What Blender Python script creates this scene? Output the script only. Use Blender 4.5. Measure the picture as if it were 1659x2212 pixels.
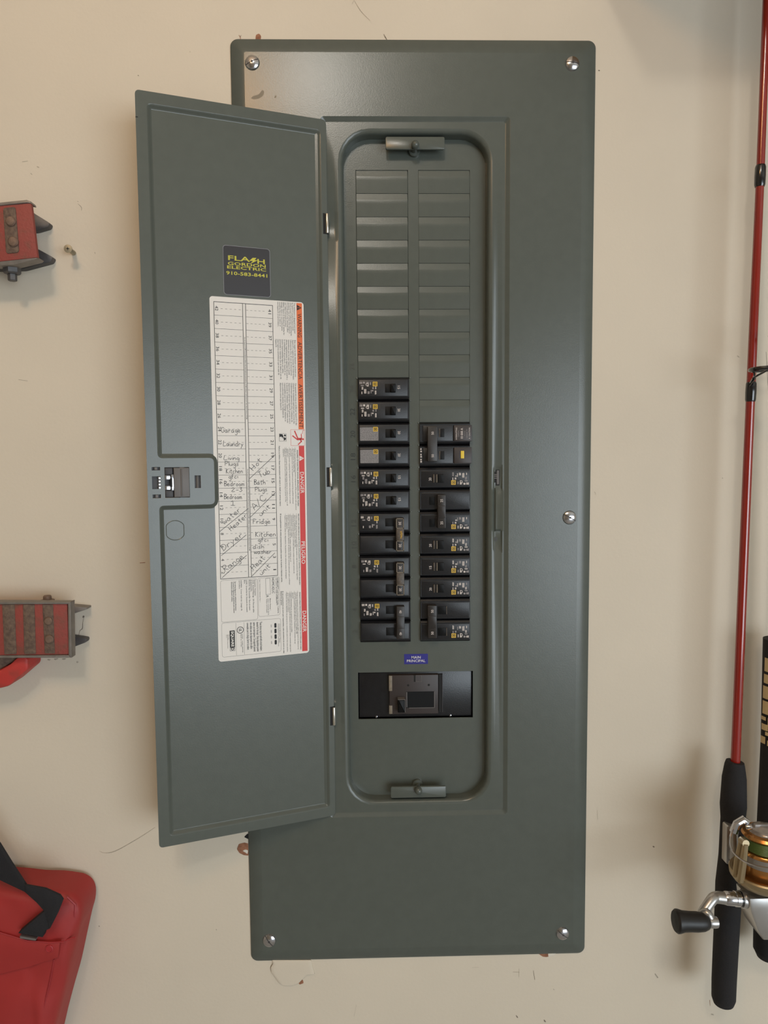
import bpy, math, random
from mathutils import Vector, Matrix
from mathutils.geometry import tessellate_polygon

for o in list(bpy.data.objects):
    bpy.data.objects.remove(o, do_unlink=True)
scene = bpy.context.scene
col = scene.collection
random.seed(7)
PI = math.pi

# ------------------------------------------------------------ camera
cam_d = bpy.data.cameras.new('camera')
cam = bpy.data.objects.new('camera', cam_d)
col.objects.link(cam)
cam.location = (-0.0543, -0.8026, 1.5176)
cam.rotation_euler = (1.4978, 0.0084, -0.0232)
cam_d.sensor_fit = 'VERTICAL'
cam_d.sensor_height = 36.0
cam_d.lens = 1557.7 * 36.0 / 2212.0
cam_d.clip_start = 0.01
scene.camera = cam

# ------------------------------------------------------------ world, lights, exposure
world = bpy.data.worlds.new('sky')
scene.world = world
world.use_nodes = True
wn = world.node_tree.nodes
wn['Background'].inputs[0].default_value = (0.55, 0.68, 0.85, 1)
wn['Background'].inputs[1].default_value = 1.0

def area(name, loc, target, sx, sy, power, color):
    d = bpy.data.lights.new(name, 'AREA')
    d.shape = 'RECTANGLE'; d.size = sx; d.size_y = sy
    d.energy = power; d.color = color
    o = bpy.data.objects.new(name, d); col.objects.link(o)
    o.location = loc
    o.rotation_euler = (Vector(target) - Vector(loc)).to_track_quat('-Z', 'Y').to_euler()
    return o

# daylight of the open garage door behind and to the right of the camera
area('garage_door_daylight', (2.85, -4.5, 1.08), (1.3, 0.0, 1.08), 3.3, 2.1, 126.0, (0.85, 0.94, 1.0))
# the ceiling bulb up and to the left of the panel
def bulb(name, loc, power, color, radius):
    d = bpy.data.lights.new(name, 'POINT')
    d.energy = power; d.color = color; d.shadow_soft_size = radius
    o = bpy.data.objects.new(name, d); col.objects.link(o); o.location = loc
bulb('ceiling_bulb', (-0.42, -1.15, 2.44), 10.5, (1.0, 0.54, 0.20), 0.10)
bulb('band_highlight_lamp', (-0.23, -1.90, 2.85), 22.0, (1.0, 0.96, 0.88), 0.08)  # lamp added to put highlights on the twist-out bands

vs = scene.view_settings
vs.view_transform = 'Standard'
vs.look = 'None'
vs.gamma = 1.0
vs.exposure = -0.06
vs.use_curve_mapping = False

# ------------------------------------------------------------ materials
def lin(c):
    return tuple(((x / 255.0) / 12.92 if x <= 10 else (((x / 255.0) + 0.055) / 1.055) ** 2.4) for x in c) + (1.0,)

MATS = {}
def mat(name, rgb, rough=0.5, metal=0.0, var=0.08, scale=30.0, bump=0.0, bscale=200.0, coat=0.0,
        alpha=None, rgb2=None, detail=3.0, spec=0.5, contrast=None):
    m = bpy.data.materials.new(name)
    m.use_nodes = True
    nt = m.node_tree; n = nt.nodes; l = nt.links
    b = n['Principled BSDF']
    tc = n.new('ShaderNodeTexCoord')
    noise = n.new('ShaderNodeTexNoise')
    noise.inputs['Scale'].default_value = scale
    noise.inputs['Detail'].default_value = detail
    l.new(tc.outputs['Object'], noise.inputs['Vector'])
    ramp = n.new('ShaderNodeValToRGB')
    c = lin(rgb)
    if rgb2 is None:
        a0 = tuple(min(1, x * (1 - var)) for x in c[:3]) + (1,)
        a1 = tuple(min(1, x * (1 + var)) for x in c[:3]) + (1,)
    else:
        a0, a1 = c, lin(rgb2)
    lo, hi = contrast or (0.3, 0.7)
    ramp.color_ramp.elements[0].position = lo; ramp.color_ramp.elements[0].color = a0
    ramp.color_ramp.elements[1].position = hi; ramp.color_ramp.elements[1].color = a1
    l.new(noise.outputs['Fac'], ramp.inputs['Fac'])
    l.new(ramp.outputs['Color'], b.inputs['Base Color'])
    b.inputs['Roughness'].default_value = rough
    b.inputs['Metallic'].default_value = metal
    b.inputs['Specular IOR Level'].default_value = spec
    if coat:
        b.inputs['Coat Weight'].default_value = coat
        b.inputs['Coat Roughness'].default_value = 0.08
    if bump:
        bn = n.new('ShaderNodeTexNoise')
        bn.inputs['Scale'].default_value = bscale
        bn.inputs['Detail'].default_value = 2.0
        l.new(tc.outputs['Object'], bn.inputs['Vector'])
        bp = n.new('ShaderNodeBump')
        bp.inputs['Strength'].default_value = bump
        bp.inputs['Distance'].default_value = 0.001
        l.new(bn.outputs['Fac'], bp.inputs['Height'])
        l.new(bp.outputs['Normal'], b.inputs['Normal'])
    if alpha:
        b.inputs['Transmission Weight'].default_value = alpha
        b.inputs['IOR'].default_value = 1.35
    MATS[name] = m
    return m

mat('wall_paint', (213, 202, 184), 0.6, var=0.03, scale=6, bump=0.12, bscale=260, spec=0.3)
mat('ceiling_paint', (206, 198, 184), 0.8, var=0.02)
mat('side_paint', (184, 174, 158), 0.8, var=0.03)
mat('concrete', (168, 167, 164), 0.8, var=0.15, scale=8)
mat('panel_paint', (85, 90, 84), 0.25, var=0.03, scale=90, bump=0.05, bscale=900, spec=0.5)
mat('can_paint', (70, 72, 70), 0.6)
mat('chrome', (205, 205, 210), 0.16, 1.0, var=0.04)
mat('pin_steel', (225, 220, 210), 0.25, 1.0, var=0.04)
mat('black_gap', (10, 9, 9), 0.7)
mat('breaker_black', (24, 24, 27), 0.3, var=0.2, scale=160, bump=0.08, bscale=700)
mat('breaker_face', (28, 28, 31), 0.38, var=0.2, scale=160, bump=0.08, bscale=700)
mat('toggle_black', (7, 7, 8), 0.5, var=0.2, spec=0.25)
mat('tie_plastic', (44, 39, 36), 0.4, var=0.15, scale=200)
mat('tie_edge_lit', (126, 115, 99), 0.45, var=0.15, scale=300)  # lighter tone painted for lit edges of the brown-black plastic
mat('tie_worn', (92, 80, 66), 0.45, rgb2=(62, 53, 45), scale=500)
mat('tie_scratch', (188, 150, 62), 0.4, rgb2=(110, 82, 30), scale=700)
mat('gfci_brown', (54, 46, 44), 0.45, var=0.1)
mat('print_white', (206, 196, 190), 0.5, var=0.15, scale=900)
mat('print_grey', (150, 143, 142), 0.5, var=0.25, scale=900)
mat('foil_grey', (150, 147, 146), 0.4, rgb2=(104, 101, 103), scale=900, detail=6)
mat('print_yellow', (222, 182, 62), 0.5, var=0.08)
mat('button_yellow', (226, 196, 62), 0.5, var=0.05)
mat('stamp_shade_dark', (44, 48, 46), 0.45)  # shading of the embossed numbers put into the colour
mat('stamp_shade_faint', (66, 68, 62), 0.45)
mat('sticker_blue', (38, 34, 128), 0.4, var=0.05)
mat('sticker_white', (226, 222, 216), 0.5, var=0.01)
mat('sticker_black', (40, 36, 38), 0.38, var=0.06)
mat('sticker_edge', (140, 140, 146), 0.4)
mat('ink_yellow', (196, 190, 58), 0.5, var=0.05)
mat('ink_black', (22, 21, 22), 0.6)
mat('ink_grey', (78, 76, 76), 0.6)
mat('ink_pen', (30, 29, 33), 0.6)
mat('ink_orange', (222, 104, 44), 0.5, var=0.03)
mat('ink_red', (206, 46, 40), 0.5, var=0.03)
mat('latch_grey', (104, 100, 98), 0.5, var=0.06)
mat('latch_dark', (58, 56, 58), 0.5, var=0.06)
mat('red_paint', (142, 64, 56), 0.6, rgb2=(112, 72, 58), scale=90, bump=0.4, bscale=400, contrast=(0.5, 0.78), detail=7)
mat('red_paint_bright', (182, 56, 50), 0.5, rgb2=(150, 62, 52), scale=80, bump=0.3, contrast=(0.5, 0.75), detail=6)
mat('rust_band', (116, 96, 80), 0.75, rgb2=(84, 66, 58), scale=220, bump=0.6, bscale=500, detail=6)
mat('rust_bolt', (122, 100, 86), 0.6, 0.3, var=0.2, scale=300)
mat('galvanised', (136, 130, 124), 0.5, 0.55, var=0.12, scale=120)
mat('galvanised_dark', (92, 90, 90), 0.5, 0.5, var=0.15, scale=120)
mat('brass_screw', (176, 168, 148), 0.35, 0.8, var=0.1)
mat('bag_red', (158, 43, 41), 0.55, var=0.1, scale=14, bump=0.35, bscale=60)
mat('bag_piping', (158, 42, 46), 0.5)
mat('webbing', (27, 26, 30), 0.8, var=0.2, scale=500, bump=0.5, bscale=1500)
mat('rod_red', (138, 28, 18), 0.16, var=0.06, coat=0.8)
mat('rod_wrap', (18, 17, 19), 0.18, coat=0.6)
mat('foam_black', (27, 25, 27), 0.85, var=0.2, scale=700, bump=0.5, bscale=1600)
mat('reel_silver', (186, 184, 182), 0.3, 0.85, var=0.04)
mat('reel_gold', (196, 142, 84), 0.26, 0.9, var=0.05)
mat('reel_champagne', (172, 154, 122), 0.36, 0.75, var=0.05)
mat('reel_band', (150, 146, 142), 0.4, 0.6, var=0.05)
mat('reel_knob', (26, 24, 24), 0.45)
mat('drag_cap', (150, 144, 140), 0.2, 0.4, var=0.2, scale=120)
mat('line_green', (80, 102, 48), 0.35, var=0.12, scale=500)
mat('tan_print', (196, 174, 128), 0.5)
mat('shelf_wood', (150, 122, 88), 0.6, var=0.15, scale=12)
mat('scuff_grey', (168, 158, 142), 0.8, var=0.2, scale=400)
mat('scuff_dark', (128, 116, 102), 0.8, var=0.3, scale=400)
mat('torn_paper', (168, 118, 90), 0.9, rgb2=(136, 90, 66), scale=250)
mat('flake_paint', (224, 216, 202), 0.6, var=0.02)
mat('smudge_tan', (118, 110, 94), 0.45, var=0.05)

# ------------------------------------------------------------ mesh builder
class MB:
    def __init__(self):
        self.v = []; self.f = []; self.mi = []; self.mats = []; self.cur = 0; self.sm = []; self.fs = True
    def use(self, name):
        if name not in self.mats: self.mats.append(name)
        self.cur = self.mats.index(name); return self
    def add(self, verts, faces):
        b = len(self.v)
        self.v += [tuple(p) for p in verts]
        self.f += [tuple(b + i for i in fc) for fc in faces]
        self.mi += [self.cur] * len(faces)
        self.sm += [self.fs] * len(faces)
        return self
    def flatshade(self, on=True):
        self.fs = not on; return self
    def rings(self, loops, cap0=False, cap1=False, closed=True):
        n = len(loops[0]); V = [p for lp in loops for p in lp]; F = []
        for k in range(len(loops) - 1):
            for i in range(n if closed else n - 1):
                j = (i + 1) % n
                F.append((k * n + i, k * n + j, (k + 1) * n + j, (k + 1) * n + i))
        k0 = len(F)
        if cap0: F.append(tuple(range(n - 1, -1, -1)))
        if cap1: F.append(tuple((len(loops) - 1) * n + i for i in range(n)))
        self.add(V, F)
        for i in range(len(F) - k0): self.sm[-1 - i] = False      # end caps stay flat
        return self
    def box(self, x0, x1, y0, y1, z0, z1):
        return self.rings([[(x0, y0, z0), (x1, y0, z0), (x1, y1, z0), (x0, y1, z0)],
                           [(x0, y0, z1), (x1, y0, z1), (x1, y1, z1), (x0, y1, z1)]], True, True)
    def prism(self, pts, yb, yf, c=0.0, back=True):
        """outline in (x, z), from depth yb to front yf (yf < yb), edge chamfer c"""
        a = sum(pts[i][0] * pts[(i + 1) % len(pts)][1] - pts[(i + 1) % len(pts)][0] * pts[i][1] for i in range(len(pts)))
        if a < 0: pts = list(reversed(pts))
        L = [[(x, yb, z) for x, z in pts]]
        if c > 0:
            L.append([(x, yf + c, z) for x, z in pts])
            L.append([(x, yf + c * 0.3, z) for x, z in inset(pts, c * 0.3)])
            L.append([(x, yf, z) for x, z in inset(pts, c)])
        else:
            L.append([(x, yf, z) for x, z in pts])
        return self.rings(L, back, True)
    def cbox(self, x0, x1, z0, z1, yb, yf, c=0.0):
        return self.prism([(x0, z0), (x1, z0), (x1, z1), (x0, z1)], yb, yf, c)
    def tube(self, pts, r, n=10, cap=True):
        P = [Vector(p) for p in pts]
        R = r if isinstance(r, (list, tuple)) else [r] * len(P)
        up = None; loops = []
        for i, p in enumerate(P):
            t = (P[min(i + 1, len(P) - 1)] - P[max(i - 1, 0)]).normalized()
            if up is None:
                up = Vector((0, 0, 1)) if abs(t.z) < 0.9 else Vector((1, 0, 0))
            a = t.cross(up).normalized(); b = a.cross(t).normalized(); up = b
            loops.append([p + R[i] * (math.cos(2 * PI * k / n) * a + math.sin(2 * PI * k / n) * b) for k in range(n)])
        return self.rings(loops, cap, cap)
    def lathe(self, prof, org, axis=(0, 0, 1), n=32, cap=True):
        ax = Vector(axis).normalized(); o = Vector(org)
        up = Vector((1, 0, 0)) if abs(ax.x) < 0.9 else Vector((0, 0, 1))
        a = ax.cross(up).normalized(); b = ax.cross(a).normalized()
        loops = [[o + ax * h + max(r, 1e-5) * (math.cos(2 * PI * k / n) * a + math.sin(2 * PI * k / n) * b)
                  for k in range(n)] for r, h in prof]
        return self.rings(loops, cap, cap)
    def ribbon(self, pts, w, y, th=0.00004):
        """flat stroke in the xz plane facing -y"""
        P = [Vector((p[0], p[1])) for p in pts]
        Lf = []; Rt = []
        for i, p in enumerate(P):
            t = P[min(i + 1, len(P) - 1)] - P[max(i - 1, 0)]
            if t.length < 1e-9: t = Vector((1, 0))
            t.normalize(); nrm = Vector((-t.y, t.x)) * w * 0.5
            Lf.append(p + nrm); Rt.append(p - nrm)
        n = len(P)
        V = [(q.x, y, q.y) for q in Lf] + [(q.x, y, q.y) for q in Rt]
        F = [(i, n + i, n + i + 1, i + 1) for i in range(n - 1)]
        return self.add(V, F)
    def flat(self, pts, y):
        return self.add([(x, y, z) for x, z in pts], [tuple(range(len(pts)))])
    def rectline(self, x0, x1, z0, z1, w, y):
        for a, b, c, d in ((x0, x1, z1 - w, z1), (x0, x1, z0, z0 + w), (x0, x0 + w, z0 + w, z1 - w), (x1 - w, x1, z0 + w, z1 - w)):
            self.flat([(a, c), (b, c), (b, d), (a, d)], y)
        return self
    def text(self, s, p0, p1, h, y, bold=0.0, depth=0.0, stretch=True):
        """text whose centre line runs from p0 to p1 in the xz plane; h = block height"""
        V, F, bb = glyphs(s, bold)
        w0 = max(bb[1] - bb[0], 1e-6); h0 = max(bb[3] - bb[2], 1e-6)
        d = Vector((p1[0] - p0[0], p1[1] - p0[1])); L = d.length; d.normalize()
        if abs(d.x) < 0.1: d = Vector((0, 1 if d.y > 0 else -1))
        if abs(d.y) < 0.1: d = Vector((1 if d.x > 0 else -1, 0))
        nrm = Vector((-d.y, d.x))
        sx = L / w0; sy = h / h0
        out = []
        for a, b in V:
            q = Vector(p0) + d * (a - bb[0]) * sx + nrm * ((b - bb[2]) * sy - h * 0.5)
            out.append((q.x, y, q.y))
        self.add(out, F)
        return self
    def build(self, name, parent=None, loc=None, smooth=35.0, org=None):
        me = bpy.data.meshes.new(name)
        o3 = org if org is not None else (ORG.get(parent.name, (0, 0, 0)) if parent else (0, 0, 0))
        me.from_pydata([(p[0] - o3[0], p[1] - o3[1], p[2] - o3[2]) for p in self.v], [], self.f)
        for mn in self.mats: me.materials.append(MATS[mn])
        me.polygons.foreach_set('material_index', self.mi)
        if smooth:
            me.polygons.foreach_set('use_smooth', self.sm)
            me.set_sharp_from_angle(angle=math.radians(smooth))
        me.update()
        o = bpy.data.objects.new(name, me)
        col.objects.link(o)
        if parent: o.parent = parent
        ORG[o.name] = o3
        if loc: o.location = loc
        return o

ORG = {}
_gl = {}
def glyphs(s, bold=0.0):
    k = (s, bold)
    if k in _gl: return _gl[k]
    c = bpy.data.curves.new('lettering', 'FONT')
    c.body = s; c.size = 1.0; c.resolution_u = 2; c.offset = bold
    c.space_line = 0.95
    o = bpy.data.objects.new('lettering', c); col.objects.link(o)
    dg = bpy.context.evaluated_depsgraph_get()
    e = o.evaluated_get(dg); me = e.to_mesh()
    V = [(v.co.x, v.co.y) for v in me.vertices]
    F = [tuple(p.vertices) for p in me.polygons]
    # glyph faces look to +z there; here the plane faces -y, which keeps the winding
    e.to_mesh_clear()
    bpy.data.objects.remove(o); bpy.data.curves.remove(c)
    xs = [v[0] for v in V] or [0, 1]; ys = [v[1] for v in V] or [0, 1]
    _gl[k] = (V, F, (min(xs), max(xs), min(ys), max(ys)))
    return _gl[k]

def inset(pts, d):
    """move a counter-clockwise outline inwards by d"""
    n = len(pts); out = []
    for i in range(n):
        a = Vector(pts[i - 1]); b = Vector(pts[i]); c = Vector(pts[(i + 1) % n])
        e1 = (b - a); e2 = (c - b)
        if e1.length < 1e-9: e1 = e2
        if e2.length < 1e-9: e2 = e1
        e1 = e1.normalized(); e2 = e2.normalized()
        n1 = Vector((-e1.y, e1.x)); n2 = Vector((-e2.y, e2.x))
        m = n1 + n2
        if m.length < 1e-6: m = n1
        m.normalize(); k = max(0.35, m.dot(n1))
        q = b + m * (d / k)
        out.append((q.x, q.y))
    return out

def rrect(x0, x1, z0, z1, r, n=6):
    """counter-clockwise rounded rectangle (x, z), starting at the right side's lower end"""
    out = []
    for cx, cz, a0 in ((x1 - r, z1 - r, 0), (x0 + r, z1 - r, 90), (x0 + r, z0 + r, 180), (x1 - r, z0 + r, 270)):
        for k in range(n + 1):
            a = math.radians(a0 + 90.0 * k / n)
            out.append((cx + r * math.cos(a), cz + r * math.sin(a)))
    return out

def rounded(pts, r, n=4):
    """round the corners of a polygon"""
    out = []; m = len(pts)
    for i in range(m):
        a = Vector(pts[i - 1]); b = Vector(pts[i]); c = Vector(pts[(i + 1) % m])
        d1 = (a - b); d2 = (c - b)
        q = min(r, d1.length * 0.45, d2.length * 0.45)
        p1 = b + d1.normalized() * q; p2 = b + d2.normalized() * q
        for k in range(n + 1):
            t = k / n
            s = p1 * (1 - t) ** 2 + b * 2 * t * (1 - t) + p2 * t * t
            out.append((s.x, s.y))
    return out

def spline(pts, k=5):
    """Catmull-Rom through points of any dimension"""
    P = [Vector(p) for p in pts]; out = []
    if len(P) < 3: return P
    for i in range(len(P) - 1):
        p0 = P[max(i - 1, 0)]; p1 = P[i]; p2 = P[i + 1]; p3 = P[min(i + 2, len(P) - 1)]
        for j in range(k):
            t = j / k
            out.append(0.5 * ((2 * p1) + (p2 - p0) * t + (2 * p0 - 5 * p1 + 4 * p2 - p3) * t * t + (3 * p1 - p0 - 3 * p2 + p3) * t ** 3))
    out.append(P[-1])
    return out

def tag(o, label, cat, group=None):
    o['label'] = label; o['category'] = cat
    if group: o['group'] = group
    return o
def thing(name, label, cat, loc=(0, 0, 0), group=None):
    o = bpy.data.objects.new(name, None)
    o.empty_display_size = 0.03
    col.objects.link(o)
    o.location = loc; ORG[o.name] = tuple(loc)
    return tag(o, label, cat, group)
def structure(o):
    o['kind'] = 'structure'; return o

# ------------------------------------------------------------ the room
RX0, RX1, RY0, RZ1 = -2.4, 4.8, -4.7, 3.05
b = MB().use('wall_paint')
hx0, hx1, hz0, hz1 = -0.165, 0.165, 1.0, 1.9
b.prism([(RX0, 0), (RX1, 0), (RX1, hz0), (RX0, hz0)], 0.1, 0.0)
b.prism([(RX0, hz1), (RX1, hz1), (RX1, RZ1), (RX0, RZ1)], 0.1, 0.0)
b.prism([(RX0, hz0), (hx0, hz0), (hx0, hz1), (RX0, hz1)], 0.1, 0.0)
b.prism([(hx1, hz0), (RX1, hz0), (RX1, hz1), (hx1, hz1)], 0.1, 0.0)
wall = structure(b.build('wall_back', smooth=0))
structure(MB().use('concrete').box(RX0, RX1, RY0, 0, -0.1, 0).build('floor', smooth=0))
structure(MB().use('ceiling_paint').box(RX0, RX1, RY0, 0, RZ1, RZ1 + 0.1).build('ceiling', smooth=0))
structure(MB().use('side_paint').box(RX0 - 0.1, RX0, RY0, 0, 0, RZ1).build('wall_left', smooth=0))
structure(MB().use('side_paint').box(RX1, RX1 + 0.1, RY0, 0, 0, RZ1).build('wall_right', smooth=0))
b = MB().use('side_paint')          # front wall around the open garage door
b.box(RX0, 1.1, RY0 - 0.1, RY0, 0, RZ1); b.box(4.5, RX1, RY0 - 0.1, RY0, 0, RZ1); b.box(1.1, 4.5, RY0 - 0.1, RY0, 2.4, RZ1)
structure(b.build('wall_front', smooth=0))

# ------------------------------------------------------------ the electrical panel
PZ = 0.9372
panel = thing('electrical_panel', 'tall grey green steel breaker panel flush on the wall with its door swung open', 'electrical panel', (0, 0, PZ))
CX0, CX1, CZ0, CZ1 = -0.195, 0.195, 0.9372, 1.9628
RC = (-0.0995, 0.1012, 1.1108, 1.8812)            # door recess
OP = (-0.0826, 0.0842, 1.1218, 1.8712)            # breaker opening
YC, YR, YF = -0.005, -0.0022, 0.012

def loop3(pts, y): return [(x, y, z) for x, z in pts]
N = 6
def ins(r, d): return (r[0] + d, r[1] - d, r[2] + d, r[3] - d)
CV = (CX0, CX1, CZ0, CZ1)
b = MB().use('panel_paint')
L = [loop3(rrect(*CV, 0.008, N), 0.0),
     loop3(rrect(*CV, 0.008, N), -0.0010),
     loop3(rrect(*ins(CV, 0.0006), 0.0076, N), -0.0015),
     loop3(rrect(*ins(CV, 0.0122), 0.003, N), -0.0047),
     loop3(rrect(*ins(CV, 0.0150), 0.002, N), YC),
     loop3(rrect(*ins(RC, -0.0014), 0.0042, N), YC),
     loop3(rrect(*ins(RC, -0.0004), 0.0036, N), YC + 0.0004),
     loop3(rrect(*ins(RC, 0.0022), 0.0026, N), YR - 0.0004),
     loop3(rrect(*ins(RC, 0.0034), 0.0022, N), YR)]
b.rings(L[:5]); b.flatshade(); b.rings(L[4:6]); b.flatshade(False); b.rings(L[5:])
lipr = 0.034
lip = [loop3(rrect(*OP, lipr, N), YR)]
for k in range(1, 6):
    a = math.radians(18.0 * k)
    lip.append(loop3(rrect(*ins(OP, 0.005 * math.sin(a)), lipr - 0.005 * math.sin(a), N), YR + 0.005 * (1 - math.cos(a))))
lip.append(loop3(rrect(*ins(OP, 0.0056), lipr - 0.0056, N), YF + 0.0004))
b.rings(lip)
# recess floor between the two, with the right and left strips left open
b.flatshade()
A = L[-1]; B = lip[0]; n = len(A); q = N + 1
skipR = (4 * q - 1, 0); skipL = (2 * q - 1, 2 * q)
for i in range(n):
    j = (i + 1) % n
    if (i, j) in (skipR, skipL): continue
    b.add([A[i], A[j], B[j], B[i]], [(0, 1, 2, 3)])
def strip(a0, a1, b0, b1, rows, cols):
    """rows: (z, [depths]) from low to high between edge a (outer) and b (inner)"""
    xs0, xs1 = a0[0], b0[0]
    grid = [[(a0[0] + (b0[0] - a0[0]) * c, YR, a0[2] + (b0[2] - a0[2]) * c) for c in cols]]
    for z, d in rows:
        grid.append([(xs0 + (xs1 - xs0) * c, YR + dd, z) for c, dd in zip(cols, d)])
    grid.append([(a1[0] + (b1[0] - a1[0]) * c, YR, a1[2] + (b1[2] - a1[2]) * c) for c in cols])
    m = len(cols); V = [p for g in grid for p in g]
    F = [(r * m + c, r * m + c + 1, (r + 1) * m + c + 1, (r + 1) * m + c) for r in range(len(grid) - 1) for c in range(m - 1)]
    b.flatshade(len(rows) == 0); b.add(V, F)
P = 0.0026
zr = [(0.0909, 1.4119)[1], (0.0909, 1.4156)[1], (0.0909, 1.4359)[1], (0.0908, 1.4386)[1], (0.0907, 1.4811)[1], (0.0907, 1.4847)[1], (0.0906, 1.5063)[1], (0.0906, 1.5104)[1]]
cols = [0, 0.12, 0.24, 0.66, 0.76, 0.9, 1.0]
flat = [0] * 7
pock = [0, 0, P, P, P, 0, 0]
bump = [0, 0, 0.0002, 0.0002, P, P * 0.4, 0]
strip(A[skipR[0]], A[skipR[1]], B[skipR[0]], B[skipR[1]],
      [(zr[0], flat), (zr[1], pock), (zr[2], pock), (zr[3], bump), (zr[4], bump), (zr[5], pock), (zr[6], pock), (zr[7], flat)], cols)
cols = [0, 0.3, 0.62, 0.72, 0.9, 1.0]
fl = [0] * 6; pk = [0.0018, 0.0018, 0.0018, 0.0018, 0.0, 0.0]
rowsL = []
for zc in (1.2345, 1.4985, 1.7690):
    rowsL += [(zc - 0.0165, fl), (zc - 0.0140, pk), (zc + 0.0140, pk), (zc + 0.0165, fl)]
rowsL.sort(key=lambda r: -r[0])
strip(A[skipL[0]], A[skipL[1]], B[skipL[0]], B[skipL[1]], rowsL, cols)
b.flatshade(False)
cover = b.build('cover', panel, smooth=40)
cover['label'] = 'grey green painted cover trim with bevelled rim'

# smudges and streak on the painted cover
b = MB().use('smudge_tan')
for pts in ([(-0.1742, 1.9007), (-0.1708, 1.9031), (-0.1649, 1.9045), (-0.1618, 1.9092), (-0.1594, 1.9078), (-0.1605, 1.9036), (-0.1649, 1.9002), (-0.1708, 1.8993)],
            [(-0.1493, 1.9008), (-0.1482, 1.9036), (-0.1463, 1.9031), (-0.1473, 1.9008)]):
    b.flat(rounded(pts, 0.003), YC - 0.00005)
b.build('smudge', cover, smooth=0)

# enclosure can behind the cover
b = MB().use('can_paint')
ex0, ex1, ez0, ez1 = -0.16, 0.16, 1.005, 1.895
b.add([(ex0, 0.002, ez0), (ex1, 0.002, ez0), (ex1, 0.002, ez1), (ex0, 0.002, ez1),
       (ex0, 0.095, ez0), (ex1, 0.095, ez0), (ex1, 0.095, ez1), (ex0, 0.095, ez1)],
      [(4, 5, 6, 7), (0, 1, 5, 4), (1, 2, 6, 5), (2, 3, 7, 6), (3, 0, 4, 7)])
b.build('enclosure', panel, smooth=0)

# dead front plate with the three cut-outs
LX0, LX1, RX0b, RX1b = -0.0640, -0.0066, 0.0047, 0.0615
ZB, PITCH, ZT = 1.3085, 0.0250, 1.8335
ZL, ZR_ = 1.6085, 1.5585
MX0, MX1, MZ0, MZ1 = -0.0673, 0.0652, 1.2180, 1.2730
b = MB().use('panel_paint')
xs = sorted({-0.083, MX0, LX0, LX1, RX0b, RX1b, MX1, 0.0845})
zs = sorted({1.122, MZ0, MZ1, ZB, ZT, 1.871})
def hole(x, z):
    if MX0 < x < MX1 and MZ0 < z < MZ1: return True
    return (LX0 < x < LX1 or RX0b < x < RX1b) and ZB < z < ZT
T = 0.0015
for i in range(len(xs) - 1):
    for j in range(len(zs) - 1):
        x, z = (xs[i] + xs[i + 1]) / 2, (zs[j] + zs[j + 1]) / 2
        if hole(x, z): continue
        b.add([(xs[i], YF, zs[j]), (xs[i + 1], YF, zs[j]), (xs[i + 1], YF, zs[j + 1]), (xs[i], YF, zs[j + 1])], [(0, 1, 2, 3)])
for x0, x1, z0, z1 in ((MX0, MX1, MZ0, MZ1), (LX0, LX1, ZB, ZT), (RX0b, RX1b, ZB, ZT)):
    p = [(x0, z0), (x1, z0), (x1, z1), (x0, z1)]
    b.rings([[(x, YF, z) for x, z in p], [(x, YF + T, z) for x, z in p]])
plate = b.build('dead_front', panel, smooth=0)

# twist-out blanks: each its own louvre-like plate
def twist_mesh():
    w = (LX1 - LX0) / 2 - 0.0002
    h = PITCH
    t = MB().use('panel_paint')
    prof = [(-0.00005, 0.0012), (-0.00005, 0.0009), (-0.0008, 0.0008), (-0.0062, -0.00006), (-0.0070, -0.00018), (-0.0105, -0.0001), (-h + 0.0003, 0.0003), (-h + 0.00005, 0.0011)]
    xsx = [-w, -w + 0.0006, 0.0 - 0.0012, 0.0, 0.0012, w - 0.0006, w]
    V = []; F = []
    for (dz, dy) in prof:
        for k, x in enumerate(xsx):
            e = 0.0004 if k in (0, 6) else 0.0
            s = -0.0006 if (k in (2, 3, 4) and -0.0110 < dz < -0.005) else 0.0
            V.append((x, dy + e, dz + s))
    m = len(xsx)
    for r in range(len(prof) - 1):
        for c in range(m - 1):
            F.append((r * m + c, (r + 1) * m + c, (r + 1) * m + c + 1, r * m + c + 1))
    t.add(V, F)
    return t
proto = None
for xc, ztop_, cnt in (((LX0 + LX1) / 2, ZL, 9), ((RX0b + RX1b) / 2, ZR_, 11)):
    for k in range(cnt):
        loc = (xc, YF, ztop_ + PITCH * (k + 1) - PZ)
        if proto is None:
            proto = twist_mesh().build('twistout_blank', panel, smooth=25, org=(0, 0, 0))
            o = proto
        else:
            o = proto.copy(); col.objects.link(o)
        o.parent = panel; o.location = loc

# embossed circuit numbers beside the left column, relief shading painted in darker tones
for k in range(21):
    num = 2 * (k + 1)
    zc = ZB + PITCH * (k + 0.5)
    b = MB().use('stamp_shade_dark' if num in (18, 20, 22, 16) else ('stamp_shade_faint' if num < 27 else 'panel_paint'))
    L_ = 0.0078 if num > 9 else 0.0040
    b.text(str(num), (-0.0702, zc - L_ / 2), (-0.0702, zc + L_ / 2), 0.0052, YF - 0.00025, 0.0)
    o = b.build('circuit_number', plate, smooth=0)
# little bright dimples where the blanks were twisted out
b = MB().use('panel_paint')
for x, zz in [(LX0 - 0.0012, ZB + PITCH * (k + 1)) for k in range(3, 12)] + [(LX1 + 0.0012, ZB + PITCH * (k + 1)) for k in range(0, 12)] + [(RX0b - 0.0012, ZB + PITCH * (k + 1)) for k in range(3, 10)]:
    b.lathe([(0.0011, 0), (0.0008, 0.0005), (0.0001, 0.0007)], (x, YF, zz - 0.0004), (0, -1, 0), 8)
b.build('twist_tab_stubs', plate)['kind'] = 'stuff'

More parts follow.
